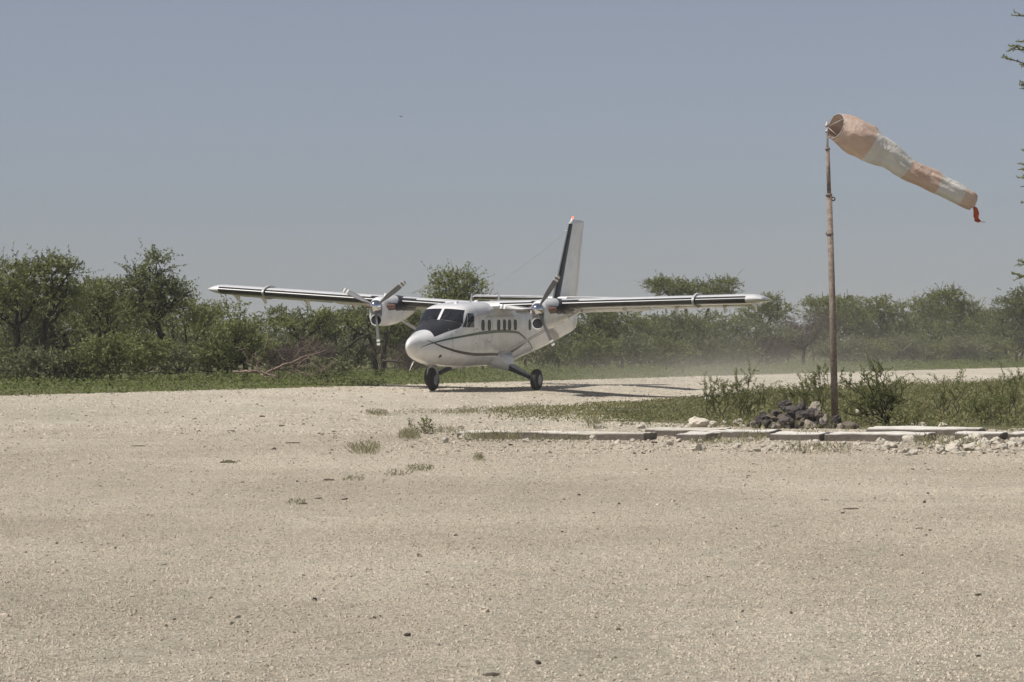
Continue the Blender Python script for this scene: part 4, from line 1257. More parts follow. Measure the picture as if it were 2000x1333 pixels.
# --- bushes at the foot of the thicket: (px, offset behind the edge, top row, half width, leaf, label)
bushes = [
 (15, 18, 690, 48, 'leaf_dark', 'dark low bush in the lower left corner of the thicket'),
 (75, 15, 684, 46, 'leaf_grey', 'grey green bush below the far left acacia'),
 (150, 14, 690, 46, 'leaf_dark', 'dark green bush between the grey bush and bright bushes'),
 (215, 13, 660, 52, 'leaf_olive', 'bright olive bush in the middle of the left thicket'),
 (275, 15, 655, 44, 'leaf_acacia', 'tall green bush under the leaning tree'),
 (330, 17, 678, 38, 'leaf_grey', 'greyish bush at the foot of the leaning trunk'),
 (405, 19, 672, 40, 'leaf_dark', 'dark bush beneath the vase-shaped tree'),
 (640, 9, 706, 30, 'leaf_grey', 'small grey bush in the weeds right of the fallen trunk'),
 (600, 24, 668, 55, 'leaf_dry', 'brown dry brush behind the fallen trunk'),
 (545, 22, 672, 45, 'leaf_dry', 'brown dry brush around the upright stub of the fallen trunk'),
 (675, 26, 670, 42, 'leaf_grey', 'pale grey twiggy bush left of the bare-trunked tree'),
 (800, 26, 680, 40, 'leaf_dry', 'brown twiggy bush beside the airplane nose'),
 (1090, 26, 668, 48, 'leaf_grey', 'dusty bush behind the rear fuselage'),
 (1160, 22, 662, 46, 'leaf_acacia', 'dusty green bush right of the tail'),
 (1235, 20, 660, 44, 'leaf_grey', 'grey bush with a stubby trunk in the dust'),
 (1300, 20, 664, 46, 'leaf_acacia', 'green bush in the dust under the broad dark tree'),
 (1365, 21, 664, 44, 'leaf_grey', 'grey bush in the dust below the wing fence'),
 (1430, 22, 662, 44, 'leaf_grey', 'dusty grey bush below the right-hand wing tip'),
 (1500, 22, 668, 42, 'leaf_dry', 'brownish bush next to the large reddish bush'),
 (1640, 24, 660, 42, 'leaf_grey', 'dusty bush immediately behind the pole'),
 (1690, 24, 664, 40, 'leaf_acacia', 'dusty green bush right of the pole'),
 (1760, 25, 660, 42, 'leaf_grey', 'dusty bush under the dome-shaped tree'),
 (1810, 25, 664, 40, 'leaf_acacia', 'dusty bush with a pale bare branch'),
 (1870, 24, 662, 44, 'leaf_grey', 'dusty bush below the spiky acacia'),
 (1935, 22, 664, 42, 'leaf_acacia', 'dusty bush below the tall dark tree at right'),
]
for q, (px, off, top, hw_, mt, lb) in enumerate(bushes):
    d = E_(px) + off
    gy_ = HZ + (CZ - float(gz((px - 1000) / F * d, d))) * F / d
    h = (gy_ - top) / 2
    kw = dict(lw=0.012, ll=0.14, leaves=14) if mt == 'leaf_dry' else {}
    tree('bush', 'bush', lb, d, [(px, top + h * 0.85, hw_, h * 0.85), (px - hw_ * .5, top + h * 1.15, hw_ * .7, h * .75), (px + hw_ * .5, top + h * 1.2, hw_ * .65, h * .7)],
         [(px, px, gy_ - h * 0.5)], mat=mt, seed=100 + q, group=GB, dens=0.95, r0=0.05, nsub=3, thick=0.7, **kw)

# --- ranks of further trees closing the view behind; a few crowns shared by copies
def near(px):
    for x_, t_ in ((60, 'behind the far left acacia'), (140, 'in the gap right of the far left acacia'), (250, 'behind the round dense tree at left'), (330, 'behind the tall leaning tree'),
                   (410, 'behind the vase-shaped tree'), (500, 'behind the rounded tree of the fallen trunk'), (640, 'behind the umbrella acacia and dry brush'), (720, 'behind the left-hand propeller'),
                   (840, 'behind the airplane nose'), (960, 'behind the cockpit roof'), (1080, 'hidden behind the fuselage'), (1180, 'right of the tail'), (1270, 'under the right-hand flap'),
                   (1380, 'under the flat-topped acacia'), (1470, 'below the right-hand wing tip'), (1560, 'right of the layered acacia'), (1680, 'behind the windsock pole'), (1770, 'behind the dome-shaped tree'),
                   (1890, 'behind the spiky-topped acacia'), (1960, 'left of the tall tree at far right')):
        if px < x_: return t_
    return 'behind the tall tree at far right'
protos = []
for q in range(7):
    rng = np.random.default_rng(900 + q)
    lob = []
    for k_ in range(4):
        lob.append((rng.uniform(-1.1, 1.1), rng.uniform(-.6, .6), (0.75, 1.2, 1.9, 2.5)[k_], rng.uniform(.9, 1.5), rng.uniform(.8, 1.2), rng.uniform(.5, .9)))
    protos.append((crown_mesh('crown', lob, 620, M[('leaf_acacia', 'leaf_dark', 'leaf_grey')[q % 3]], rng), trunk_mesh('trunk', [((0, 0, -.1), (0.1, 0, 1.0))], lob, rng, 0.09, 2)))
rng = np.random.default_rng(55)
lim = [(0, 560), (230, 560), (380, 625), (490, 640), (530, 625), (700, 615), (830, 610), (1120, 630), (1200, 625), (1400, 632), (1440, 652), (1550, 642), (1600, 610), (1750, 610), (1900, 615), (2000, 600)]
for q, px in enumerate(np.linspace(-30, 2040, 56)):
    px = px + rng.uniform(-10, 10)
    d = E_(px) + rng.uniform(40, 62)
    top = np.interp(px, [a for a, _ in lim], [b_ for _, b_ in lim]) + rng.uniform(6, 22)
    z_top = CZ + (HZ - top) * d / F
    sc = z_top / 3.1
    cm, tm = protos[q % 7]
    b0 = at_d(px, d)
    root = empty('backdrop_tree', tuple(b0), 'hazy green tree deep in the thicket, ' + near(px), 'tree', GT, (0, 0, rng.uniform(0, 6.28)))
    root.scale = (sc * rng.uniform(1.0, 1.3), sc * 1.1, sc)
    add_obj('crown', cm, root); add_obj('trunk', tm, root)

# --- fallen trunk and broken limbs
def wood(name, cat, label, d, paths, mat='deadwood', seed=0, twigs=0):
    rng = np.random.default_rng(seed)
    x0, y0 = paths[0][0][0], max(p[1] for p_ in paths for p in p_[0:1])
    base = at_d(paths[0][0][0], d)
    root = empty(name, tuple(base), label, cat)
    for q, pth in enumerate(paths):
        pts = [P3(p[0], p[1], d + p[3]) - base for p in pth]
        rr_ = [p[2] * d / F for p in pth]
        t = np.linspace(0, 1, len(pts)); tt = np.linspace(0, 1, len(pts) * 4)
        P_ = np.stack([pchip(tt, t, [p[c_] for p in pts]) for c_ in range(3)], -1)
        P_ += rng.normal(size=P_.shape) * 0.012
        tube_obj('trunk' if q == 0 else 'branch', P_, pchip(tt, t, rr_), M[mat], root, 8)
    if twigs:
        A_ = Acc()
        for q in range(twigs):
            pth = paths[rng.integers(0, len(paths))]
            p = pth[rng.integers(1, len(pth))]
            s0 = P3(p[0], p[1], d + p[3]) - base
            e = s0 + np.array([rng.normal() * .8, rng.normal() * .5, abs(rng.normal()) * .6])
            pp = branch_path(s0, e, rng, 5, 0.12)
            A_.tube(pp, np.linspace(.018, .006, 5), 4)
            for w_ in range(3):
                s1 = pp[rng.integers(1, 5)]
                A_.tube(branch_path(s1, s1 + rng.normal(size=3) * 0.35 + np.array([0, 0, .12]), rng, 4, 0.12), np.linspace(.009, .004, 4), 4)
        add_obj('twig', A_.mesh('twig', [M[mat]]), root)
    return root
wood('fallen_trunk', 'fallen tree', 'pale reddish fallen trunk lying in the weeds with a broken upright stub', E_(500) + 9,
     [[(455, 727, 2.0, 0), (490, 726, 3.2, 0), (503, 726, 3.6, 0), (525, 733, 3.0, 0), (550, 737, 1.6, 0)],
      [(506, 727, 2.4, 0), (504, 712, 2.2, 0), (503, 704, 1.6, 0), (497, 702, 1.2, 0)],
      [(522, 728, 2.6, .2), (545, 717, 2.6, .5), (570, 708, 2.2, .8), (595, 697, 1.6, 1.2), (625, 690, 0.9, 1.5)],
      [(508, 731, 1.8, -.2), (516, 736, 1.6, -.4), (524, 742, 0.9, -.5)],
      [(558, 736, 1.0, 0), (572, 728, 1.4, 0), (580, 725, 1.5, 0), (592, 733, 1.2, 0), (603, 740, 0.8, 0)],
      [(580, 725, 1.2, 0), (600, 732, 1.0, 0), (618, 735, 0.6, 0)]], seed=4, twigs=15)
wood('arching_limb', 'branch', 'long bare limb arching down from the dark trunk', E_(735) + 22.5,
     [[(724, 652, 2.2, 0), (700, 662, 2.2, 0), (680, 677, 1.8, 0), (668, 692, 1.4, 0), (663, 706, .9, 0)],
      [(717, 655, 1.3, 0), (708, 680, 1.0, 0), (704, 722, .8, 0)], [(724, 672, 1.2, 0), (708, 678, 1.3, 0), (699, 690, 1.1, 0), (697, 712, .8, 0)]], mat='bark', seed=5)
wood('broken_branch', 'branch', 'dark crooked dead branch on the ground beside the nose', E_(775) + 20,
     [[(742, 728, 2.4, 0), (748, 705, 2.6, 0), (770, 706, 2.4, 0), (790, 710, 2.0, 0), (800, 728, 1.5, 0)],
      [(775, 706, 1.4, 0), (787, 692, 1.3, 0), (796, 678, .9, 0)], [(786, 708, 1.2, 0), (793, 720, 1.0, 0), (799, 735, .6, 0)],
      [(742, 716, 2.0, .3), (745, 692, 1.6, .3), (747, 688, 1.0, .3)]], mat='greywood', seed=6, twigs=16)
wood('bare_branch', 'branch', 'pale bare branch sticking out of the dusty bush right of the pole', E_(1800) + 20,
     [[(1712, 708, .7, 0), (1730, 693, .8, 0), (1742, 682, .5, 0)], [(1764, 686, .6, 0), (1772, 677, .9, 0), (1782, 671, .6, 0)]], mat='deadwood', seed=8)

# --- weeds and grass
def scatter_blades(name, pts, h, w, mat, rng, lean=0.5, leaf=None, label=None, cat=None, parent=None):
    n = len(pts)
    D = np.stack([rng.normal(size=n) * lean, rng.normal(size=n) * lean, np.ones(n)], -1)
    hh = h if np.ndim(h) else np.full(n, h)
    P = np.stack([pts[:, 0], pts[:, 1], gz(pts[:, 0], pts[:, 1])], -1)
    P[:, 2] += rng.uniform(0, 1, n) ** 1.2 * hh - 0.01
    Q = np.arange(4 * n).reshape(-1, 4)
    d = D / np.linalg.norm(D, axis=1)[:, None]
    s = np.cross(d, rng.normal(size=(n, 3))); s /= np.linalg.norm(s, axis=1)[:, None]
    Lh = ((hh if leaf is None else np.full(n, leaf)) * rng.uniform(.5, 1.2, n))[:, None]; W = (w * rng.uniform(.6, 1.4, n))[:, None]
    V = np.stack([P, P + d * Lh * .5 + s * W * .5, P + d * Lh, P + d * Lh * .5 - s * W * .5], 1).reshape(-1, 3)
    o = add_obj(name, np_mesh(name, V, Q, [mat], None, False), parent)
    if parent is None: tag(o, label, cat, kind='stuff')
    return o
rng = np.random.default_rng(21)
# verge along the far edge
n = 130000
t = rng.uniform(-25, 150, n) ; t = t[rng.random(len(t)) < 1.0]
off = rng.uniform(0.0, 1.0, len(t)) ** 1.5 * 17 - 0.15
pts = EDGE0 + t[:, None] * EDIR - off[:, None] * ENRM
nz = vnoise(pts * 0.9, 31)
h = 0.30 + 0.14 * nz
k_ = (rng.random(len(pts)) < 0.72 + 0.4 * nz) 
pts, h, off = pts[k_], np.maximum(h[k_], 0.08), off[k_]
h *= np.clip(0.35 + off / 1.2, 0.35, 1)
scatter_blades('verge_weeds', pts, h, 0.05, M['weed'], rng, 1.4, 0.085, label='bright green leafy weeds along the far edge of the airstrip', cat='weeds')
# weeds in the patch behind the slabs
lo, hi = veg_poly.min(0), veg_poly.max(0)
c = rng.uniform(lo, hi, (640000, 2))
ej = rng.normal(size=len(c))
c = c[in_poly(c[:, 0] + .5 * ej, c[:, 1] + 1.8 * ej + 1.5 * vnoise(c * np.array([.8, .35]), 8), veg_poly) & (c[:, 0] < 0.20 * c[:, 1] + 0.5)]
pxs = 1000 + F * c[:, 0] / c[:, 1]
tall = np.clip((pxs - 1370) / 130, 0, 1)
nz = vnoise(c * 1.1, 41)
keep = rng.random(len(c)) < np.clip(0.70 + 0.6 * nz + 0.2 * tall, 0.08, 1)
cl_, tl, nz = c[keep], tall[keep], nz[keep]
hh = 0.06 + tl * np.clip(0.09 + 0.13 * nz + .09 * vnoise(cl_ * 3.1, 43), 0.03, .5)
a_ = tl > 0.25
scatter_blades('low_weeds', cl_[a_][:70000], np.maximum(hh[a_][:70000], .06), 0.034, M['weed2'], rng, 1.2, 0.085, label='tangled low weeds behind the whitewashed slabs', cat='weeds')
scatter_blades('thin_grass', cl_[~a_][:52000], hh[~a_][:52000], 0.032, M['weed2'], rng, 0.8, label='short green grass patch between the strip and the slabs', cat='grass')
# thin dry tufts scattered over the gravel
tuft_px = [(850, 806, 85, 5, .06, 520), (965, 803, 75, 7, .07, 900), (1080, 812, 90, 7, .06, 500), (760, 811, 40, 3, .05, 160), (712, 886, 34, 7, .13, 260), (735, 811, 22, 3, .10, 260), (800, 857, 22, 5, .14, 300), (905, 808, 40, 4, .07, 300), (935, 902, 10, 3, .09, 90), (820, 919, 30, 4, .06, 160),
           (690, 938, 25, 3, .05, 90), (960, 862, 60, 4, .13, 420), (1090, 862, 60, 4, .10, 220), (1400, 868, 60, 5, .10, 260), (1600, 884, 70, 5, .11, 260), (1850, 872, 70, 8, .14, 420), (1240, 806, 30, 5, .08, 300),
           (1030, 798, 30, 4, .09, 260), (1160, 836, 15, 4, .16, 120), (1470, 862, 30, 4, .12, 160), (1575, 858, 30, 3, .12, 160), (860, 846, 50, 4, .10, 260), (580, 985, 20, 3, .05, 60), (450, 905, 16, 2, .04, 50), (780, 928, 30, 3, .05, 80)]
pp, hs = [], []
for (a_, b_, ra, rb, h_, n_) in tuft_px:
    for q in range(n_):
        r_ = math.sqrt(random.random()); an = random.uniform(0, 6.283)
        p = at(a_ + ra * r_ * math.cos(an), b_ + rb * r_ * math.sin(an), 4)
        pp.append(p[:2]); hs.append(h_)
scatter_blades('grass_tufts', np.array(pp), np.array(hs), 0.014, M['drygrass'], rng, 0.6, label='thin grass tufts growing through the gravel', cat='grass')

# --- thorny shrubs near the pole and small leafy plant by the slabs
def shrub(name, cat, label, base_px, base_d, tips, mat='leaf_acacia', seed=0, r0=0.012, leaf=0.030, sprigs=4, lw=0.017, spread=True):
    """tips: (px, py, depth offset) reached by stems from the base; short thorny sprigs hug every stem"""
    rng = np.random.default_rng(seed)
    base = at_d(base_px, base_d)
    root = empty(name, tuple(base), label, cat)
    A_ = Acc(); LP, LD = [], []
    def foliage(p, dens):
        L_ = np.linalg.norm(np.diff(p, axis=0), axis=1).sum()
        n_ = max(4, int(L_ * dens))
        tt = rng.uniform(0.15, 1, n_)
        q_ = np.stack([np.interp(tt, np.linspace(0, 1, len(p)), p[:, c_]) for c_ in range(3)], -1)
        LP.append(q_ + rng.normal(size=q_.shape) * 0.012); LD.append(rng.normal(size=q_.shape) + np.array([0, 0, .5]))
    for tip in tips:
        e = P3(tip[0], tip[1], base_d + tip[2]) - base
        b0_ = np.array([e[0] * rng.uniform(.1, .85), rng.uniform(-.15, .15), -.03]) if spread else np.array([rng.uniform(-.04, .04), rng.uniform(-.04, .04), -.03])
        p = branch_path(b0_, e, rng, 8, 0.075, 0.05)
        A_.tube(p, np.linspace(r0, r0 * .3, 8), 5)
        foliage(p[2:], 95)
        for q in range(sprigs):
            s0 = p[rng.integers(2, 8)]
            dr = (e / np.linalg.norm(e)) * rng.uniform(.2, .7) + rng.normal(size=3) * np.array([.55, .4, .4]) + np.array([0, 0, .25])
            L_ = rng.uniform(.16, .42)
            pp_ = branch_path(s0, s0 + dr / np.linalg.norm(dr) * L_, rng, 5, 0.08)
            A_.tube(pp_, np.linspace(r0 * .35, r0 * .14, 5), 4)
            foliage(pp_, 150)
            for w_ in range(2):
                s1 = pp_[rng.integers(1, 5)]
                d2 = rng.normal(size=3) * .6 + dr
                p2 = branch_path(s1, s1 + d2 / np.linalg.norm(d2) * rng.uniform(.08, .2), rng, 4, 0.08)
                A_.tube(p2, np.linspace(r0 * .2, r0 * .1, 4), 4)
                foliage(p2, 165)
    V, Q = leaf_cloud(np.concatenate(LP), np.concatenate(LD), leaf, lw, rng)
    add_obj('leaves', np_mesh('leaves', V, Q, [M[mat]], None, False), root)
    add_obj('stem', A_.mesh('stem', [M['bark']], True), root)
    return root
shrub('thorn_shrub', 'shrub', 'big thorny shrub with dark forked stem right of the pole', 1733, 61.5,
      [(1690, 772, 0), (1660, 757, .3), (1705, 712, .1), (1640, 735, .5), (1720, 730, -.2), (1680, 735, .2), (1715, 760, .2), (1750, 752, 0), (1765, 760, .2), (1700, 790, -.3), (1660, 790, .2), (1745, 775, -.2), (1725, 745, .4), (1695, 748, -.4), (1650, 775, -.4), (1640, 800, .2)], seed=1, r0=.02, sprigs=9, spread=False)
shrub('thorn_shrub', 'shrub', 'thorny shrub leaning against the left side of the pole', 1600, 64.5,
      [(1560, 745, 0), (1580, 738, .3), (1600, 735, .1), (1615, 727, .4), (1545, 762, .1), (1570, 760, -.3), (1590, 755, -.2), (1530, 765, .2), (1610, 750, -.4)], seed=2, sprigs=6)
shrub('thorn_shrub', 'shrub', 'rounded thorny shrub with a pointed top left of the rock heap', 1462, 66,
      [(1462, 739, 0), (1445, 752, .2), (1480, 752, -.2), (1430, 765, .1), (1495, 763, .2), (1455, 765, -.3), (1470, 770, .3), (1440, 745, 0)], seed=3, sprigs=7)
shrub('thorn_shrub', 'shrub', 'small thorny shrub at the left edge of the green patch', 1405, 67,
      [(1388, 756, 0), (1402, 757, .2), (1378, 765, -.1), (1415, 765, .1), (1392, 772, .2), (1425, 775, -.2)], seed=4, sprigs=5)
shrub('thorn_shrub', 'shrub', 'low spreading sapling with a pale stem behind the slabs', 1762, 58.5,
      [(1800, 795, 0), (1775, 800, .1), (1740, 805, .1), (1820, 788, .2), (1755, 790, 0)], seed=5, sprigs=3, r0=.012)
shrub('thorn_shrub', 'shrub', 'sparse thorny shrub at the right edge beyond the slabs', 1965, 68,
      [(1962, 732, 0), (1975, 740, .1), (1950, 755, .2), (1985, 750, 0), (1995, 735, .1), (1940, 770, .2)], seed=6, sprigs=5)
shrub('thorn_shrub', 'shrub', 'thin upright shoots in the weeds midway right of the pole', 1850, 66,
      [(1846, 732, 0), (1835, 752, .1), (1862, 748, -.1), (1870, 742, .2), (1820, 760, .2), (1885, 762, 0)], seed=7, sprigs=3, r0=.015)
shrub('thorn_shrub', 'shrub', 'bushy green shrub deep in the weeds near the right edge', 1925, 63,
      [(1925, 775, 0), (1900, 782, .2), (1945, 780, .1), (1910, 792, .3), (1960, 790, 0), (1935, 800, -.2), (1885, 800, .1)], mat='leaf_acacia', seed=8, sprigs=6)
pl = at(832, 848)
shrub('leafy_plant', 'plant', 'small upright leafy plant at the left end of the slabs', 832, pl[1],
      [(822, 815, 0), (832, 812, .05), (842, 818, 0), (818, 828, .05), (846, 828, 0), (828, 822, -.05), (838, 825, -.05), (847, 835, 0)], mat='leaf_acacia', seed=9, r0=.006, leaf=.045, sprigs=0, lw=.026, spread=False)
pl = at(803, 838)
shrub('leafy_plant', 'plant', 'tiny wispy sprout left of the small leafy plant', 803, pl[1], [(801, 816, 0), (805, 820, 0), (799, 826, 0)], mat='leaf_dark', seed=10, r0=.006, leaf=.035, sprigs=0)
pl = at(1265, 833)
shrub('leafy_plant', 'plant', 'tiny dark green sprout among the white stones behind the long slab', 1265, pl[1], [(1262, 820, 0), (1267, 822, 0), (1270, 826, 0)], mat='leaf_dark', seed=12, r0=.005, leaf=.04, sprigs=0, lw=.026)
pl = at(1160, 836)
shrub('leafy_plant', 'plant', 'low sprawling weed behind the middle of the long slab', 1160, pl[1], [(1148, 823, 0), (1160, 826, .1), (1172, 826, 0), (1150, 832, 0), (1168, 831, 0)], mat='leaf_grey', seed=13, r0=.005, leaf=.03, sprigs=0)

# --- tree standing just outside the frame on the right, only its sprigs reach in
def side_tree():
    rng = np.random.default_rng(77)
    d = 46.0
    base = at_d(2190, d)
    root = empty('acacia_tree', tuple(base), 'nearby acacia whose thorny twig tips poke in at the right edge', 'tree')
    A_ = Acc(); LP, LD = [], []
    tr = [P3(2190, 880, d) - base, P3(2180, 700, d) - base, P3(2165, 500, d) - base, P3(2150, 250, d) - base, P3(2140, 20, d) - base, P3(2130, -90, d) - base]
    A_.tube(tr, [.14, .12, .10, .075, .05, .02], 10)
    tr = np.array(tr)
    tips = [(1955, 112, 0), (1972, 96, .1), (1970, 90, -.1), (1987, 82, 0), (1975, 30, .1), (1996, 130, .2), (1991, 167, 0), (1991, 173, .1), (1994, 293, 0), (1990, 320, 0), (1988, 332, .2), (1986, 347, 0), (1993, 365, 0), (1993, 395, .1),
            (1983, 518, 0), (1976, 534, 0), (1988, 538, .1), (2010, 60, 0), (2012, 220, 0), (2010, 420, 0), (2020, -20, 0), (2015, 560, 0), (2050, 300, .6), (2060, 100, -.5), (2070, 450, .5), (2200, 50, .6), (2260, 200, 0), (2240, 380, .4), (2280, 90, -.4), (2220, -60, 0)]
    for tip in tips:
        e = P3(tip[0], tip[1], d + tip[2]) - base
        z0 = e[2] - rng.uniform(.1, .5)
        s = np.array([np.interp(z0, tr[:, 2], tr[:, c_]) for c_ in range(3)])
        p = branch_path(s, e, rng, 9, 0.03, 0.02)
        A_.tube(p, np.linspace(.022, .005, 9), 5)
        for q in range(9):
            if q == 0: pp_ = p[4:]
            else:
                k = rng.integers(3, 8)
                dr = (e - s) / np.linalg.norm(e - s) + rng.normal(size=3) * .45
                pp_ = branch_path(p[k], p[k] + dr / np.linalg.norm(dr) * rng.uniform(.12, .3) * min(1, 1.6 - k / 8), rng, 5, 0.06)
                A_.tube(pp_, np.linspace(.007, .003, 5), 4)
            L_ = np.linalg.norm(np.diff(pp_, axis=0), axis=1).sum()
            n_ = int(L_ * 150)
            tt = rng.uniform(.05, 1, n_)
            q_ = np.stack([np.interp(tt, np.linspace(0, 1, len(pp_)), pp_[:, c_]) for c_ in range(3)], -1)
            LP.append(q_); LD.append(rng.normal(size=q_.shape) + np.array([0, 0, .4]))
    V, Q = leaf_cloud(np.concatenate(LP), np.concatenate(LD), .036, .016, rng)
    add_obj('crown', np_mesh('crown', V, Q, [M['leaf_olive']], None, False), root)
    add_obj('trunk', A_.mesh('trunk', [M['bark']], True), root)
side_tree()

# ------------------------------------------------------------------ slabs
sd = np.array([math.sin(math.radians(17.5)), math.cos(math.radians(17.5))])      # runs away from the camera
sw = np.array([sd[1], -sd[0]])                                                     # runs to the right, slightly nearer
def slab(label, nl_px, nr_px, depth, th=0.12, lift=0.0, top='whitewash'):
    """near-left and near-right lower corners in photo pixels"""
    p = at(*nr_px)
    q = at(*nl_px)
    L_ = float(np.linalg.norm((q - p)[:2]))
    L_ = (p[0] - q[0]) / sw[0]
    g0 = p[2] + lift
    root = empty('concrete_slab', (p[0], p[1], g0), label, 'slab')
    def prism(z0, z1, inset, bev, nm, mat):
        bm = bmesh.new()
        c = [np.array([0, 0]) - sw * L_, np.array([0, 0]), sd * depth, sd * depth - sw * L_]
        ce = sum(c) / 4
        c = [x + (ce - x) / np.linalg.norm(ce - x) * inset for x in c]
        a_ = [bm.verts.new((x[0], x[1], z0)) for x in c]; b_ = [bm.verts.new((x[0], x[1], z1)) for x in c]
        bm.faces.new(a_[::-1]); bm.faces.new(b_)
        for q_ in range(4): bm.faces.new([a_[q_], a_[(q_ + 1) % 4], b_[(q_ + 1) % 4], b_[q_]])
        bmesh.ops.bevel(bm, geom=bm.edges[:], offset=bev, segments=2, affect='EDGES')
        lo_ = [e for e in bm.edges if e.calc_length() > 0.3]
        bmesh.ops.subdivide_edges(bm, edges=lo_, cuts=9, use_grid_fill=True)
        co = np.array([v.co[:] for v in bm.verts])
        sd_ = int(abs(p[0]) * 100)
        off = np.stack([vnoise(co * 3.1, sd_ + q_) + .5 * vnoise(co * 9, sd_ + 7 + q_) for q_ in range(3)], -1) * np.array([.014, .014, .012])
        for v, o_ in zip(bm.verts, off): v.co += Vector(o_)
        return bm_obj(nm, bm, mat, root)
    prism(-0.08, th, 0, .012, 'block', M['concrete'])
    prism(th - 0.01, th + 0.012, 0.012, .004, 'painted_top', M[top])
    return root
slab('long whitewashed slab at the left end of the row', (890, 860), (1258, 861.5), 0.95, top='worn_whitewash')
slab('whitewashed slab set back behind the gap after the long slab', (1262, 854), (1400, 854), 1.3, 0.12, top='worn_whitewash')
slab('short whitewashed slab right of the first dark gap', (1323, 862), (1378, 862), 1.3)
slab('low whitewashed slab in front of the left side of the rock heap', (1381, 856), (1503, 856), 1.1, 0.11)
slab('small whitewashed slab below the dark rock heap', (1506, 862), (1600, 862), 1.4)
slab('wide whitewashed slab in front of the windsock pole', (1618, 864), (1805, 864), 1.35)
slab('flat whitewashed slab behind the wide slab right of the pole', (1700, 852), (1908, 852), 1.3, 0.12)
slab('whitewashed slab behind the big pale stones at right', (1868, 861), (1952, 861), 1.2)
slab('whitewashed slab cut off by the right edge', (1976, 862), (2120, 862), 1.2)

# ------------------------------------------------------------------ rocks
def rock_mesh(name, seed, mat, sub=3, rough=0.28):
    rng = np.random.default_rng(seed)
    bm = bmesh.new()
    bmesh.ops.create_icosphere(bm, subdivisions=sub, radius=1)
    V = np.array([v.co[:] for v in bm.verts])
    for q in range(9):                                     # flats
        n_ = rng.normal(size=3); n_ /= np.linalg.norm(n_)
        h_ = rng.uniform(.5, .85)
        dd = V @ n_ - h_
        V -= np.maximum(dd, 0)[:, None] * n_
    V *= (1 + rough * 0.5 * vnoise(V * 1.7, seed) + rough * 0.30 * vnoise(V * 5, seed + 1) + rough * .16 * vnoise(V * 11, seed + 2))[:, None]
    for v, c_ in zip(bm.verts, V): v.co = c_
    me = bpy.data.meshes.new(name); bm.to_mesh(me); bm.free()
    me.materials.append(mat)
    for p in me.polygons: p.use_smooth = False
    return me
RM = {k_: [rock_mesh('rock', s0 + q, M[m_], 3, r_) for q in range(4)] for k_, m_, s0, r_ in (('D', 'basalt', 10, .34), ('B', 'brownrock', 30, .38), ('P', 'palerock', 50, .4))}
BS = [rock_mesh('stone', 90 + q, M['limestone'], 3, .38) for q in range(4)]
RS = [rock_mesh('stone', 70 + q, M['limestone'], 2, .36) for q in range(6)]
pile = [(915, 495, 74, 50, 'D', 'topmost dark rock of the heap, left of its peak'), (1060, 512, 60, 50, 'D', 'dark rock at the peak of the heap'), (1000, 545, 78, 48, 'D', None), (860, 560, 74, 36, 'D', None),
        (1065, 588, 88, 44, 'D', 'broad dark rock in the middle of the heap'), (800, 615, 80, 44, 'B', None), (895, 608, 50, 42, 'B', None), (730, 578, 64, 36, 'D', None), (690, 628, 70, 40, 'D', None),
        (630, 672, 50, 34, 'P', 'small pale rock at the left foot of the heap'), (745, 662, 46, 36, 'D', None), (825, 680, 46, 28, 'D', None), (925, 658, 84, 46, 'D', None), (1090, 640, 62, 38, 'B', None), (1168, 580, 64, 56, 'D', None),
        (1190, 518, 70, 50, 'P', 'pale limestone rock on top right of the heap'), (1240, 592, 52, 46, 'B', None), (1285, 625, 62, 46, 'P', 'pale rock just left of the pole foot'), (1142, 676, 80, 48, 'P', 'large pale pitted rock at the front of the heap'),
        (1300, 684, 70, 46, 'D', 'dark rock at the front right below the pole'), (1395, 640, 52, 54, 'D', 'dark rock hiding the foot of the pole'), (1440, 692, 50, 32, 'P', None), (1520, 678, 68, 48, 'B', 'brown rock at the right end of the heap'),
        (1375, 690, 36, 44, 'D', None), (1015, 690, 50, 30, 'D', None), (590, 660, 30, 24, 'D', None), (1585, 690, 30, 26, 'B', None), (960, 600, 60, 60, 'D', None), (1090, 560, 60, 60, 'D', None), (850, 640, 60, 50, 'D', None), (1200, 650, 50, 46, 'D', None)]
for q in range(22):
    a_ = random.uniform(0, 1)
    px_ = 610 + 960 * a_; top_ = 500 + 190 * abs(a_ - .45) * 2
    pile.append((px_, random.uniform(top_, 690), random.uniform(20, 38), random.uniform(16, 28), random.choice('DDDBP'), None))
KN = {'D': 'dark', 'B': 'brown', 'P': 'pale'}
rng = np.random.default_rng(5)
for q, (cx, cy, rw_, rh_, kd, lb) in enumerate(pile):
    px, py = 1340 + cx * .21, 690 + cy * .21
    hgt = max(0, (838 - py)) * 59 / F
    d = 59.0 + 1.1 * min(hgt, .55) / .55 + rng.uniform(-.08, .08)
    if 27 <= q < 31: d += .35
    p = P3(px, py, d)
    o = add_obj('rock', RM[kd][q % 4], None, tuple(p))
    s = .21 * d / F
    o.scale = (rw_ * s * .95, max(rw_, rh_) * s * .95, rh_ * s * 1.32)
    o.rotation_euler = (rng.uniform(-.25, .25), rng.uniform(-.25, .25), rng.uniform(-.5, .5))
    tag(o, lb or KN[kd] + ' lava rock ' + ('on the left slope' if cx < 800 else 'in the left middle' if cx < 950 else 'in the right middle' if cx < 1150 else 'on the right slope') + (' near the top' if cy < 570 else ' halfway up' if cy < 635 else ' at the foot') + ' of the heap by the pole' if q < 31 else 'small ' + KN[kd] + ' chunk ' + ('on the left slope' if cx < 850 else 'in the middle' if cx < 1150 else 'on the right slope') + (' near the top' if cy < 590 else ' halfway up' if cy < 640 else ' at the foot') + ' of the heap by the pole', 'rock', 'rocks of the heap at the foot of the windsock pole')
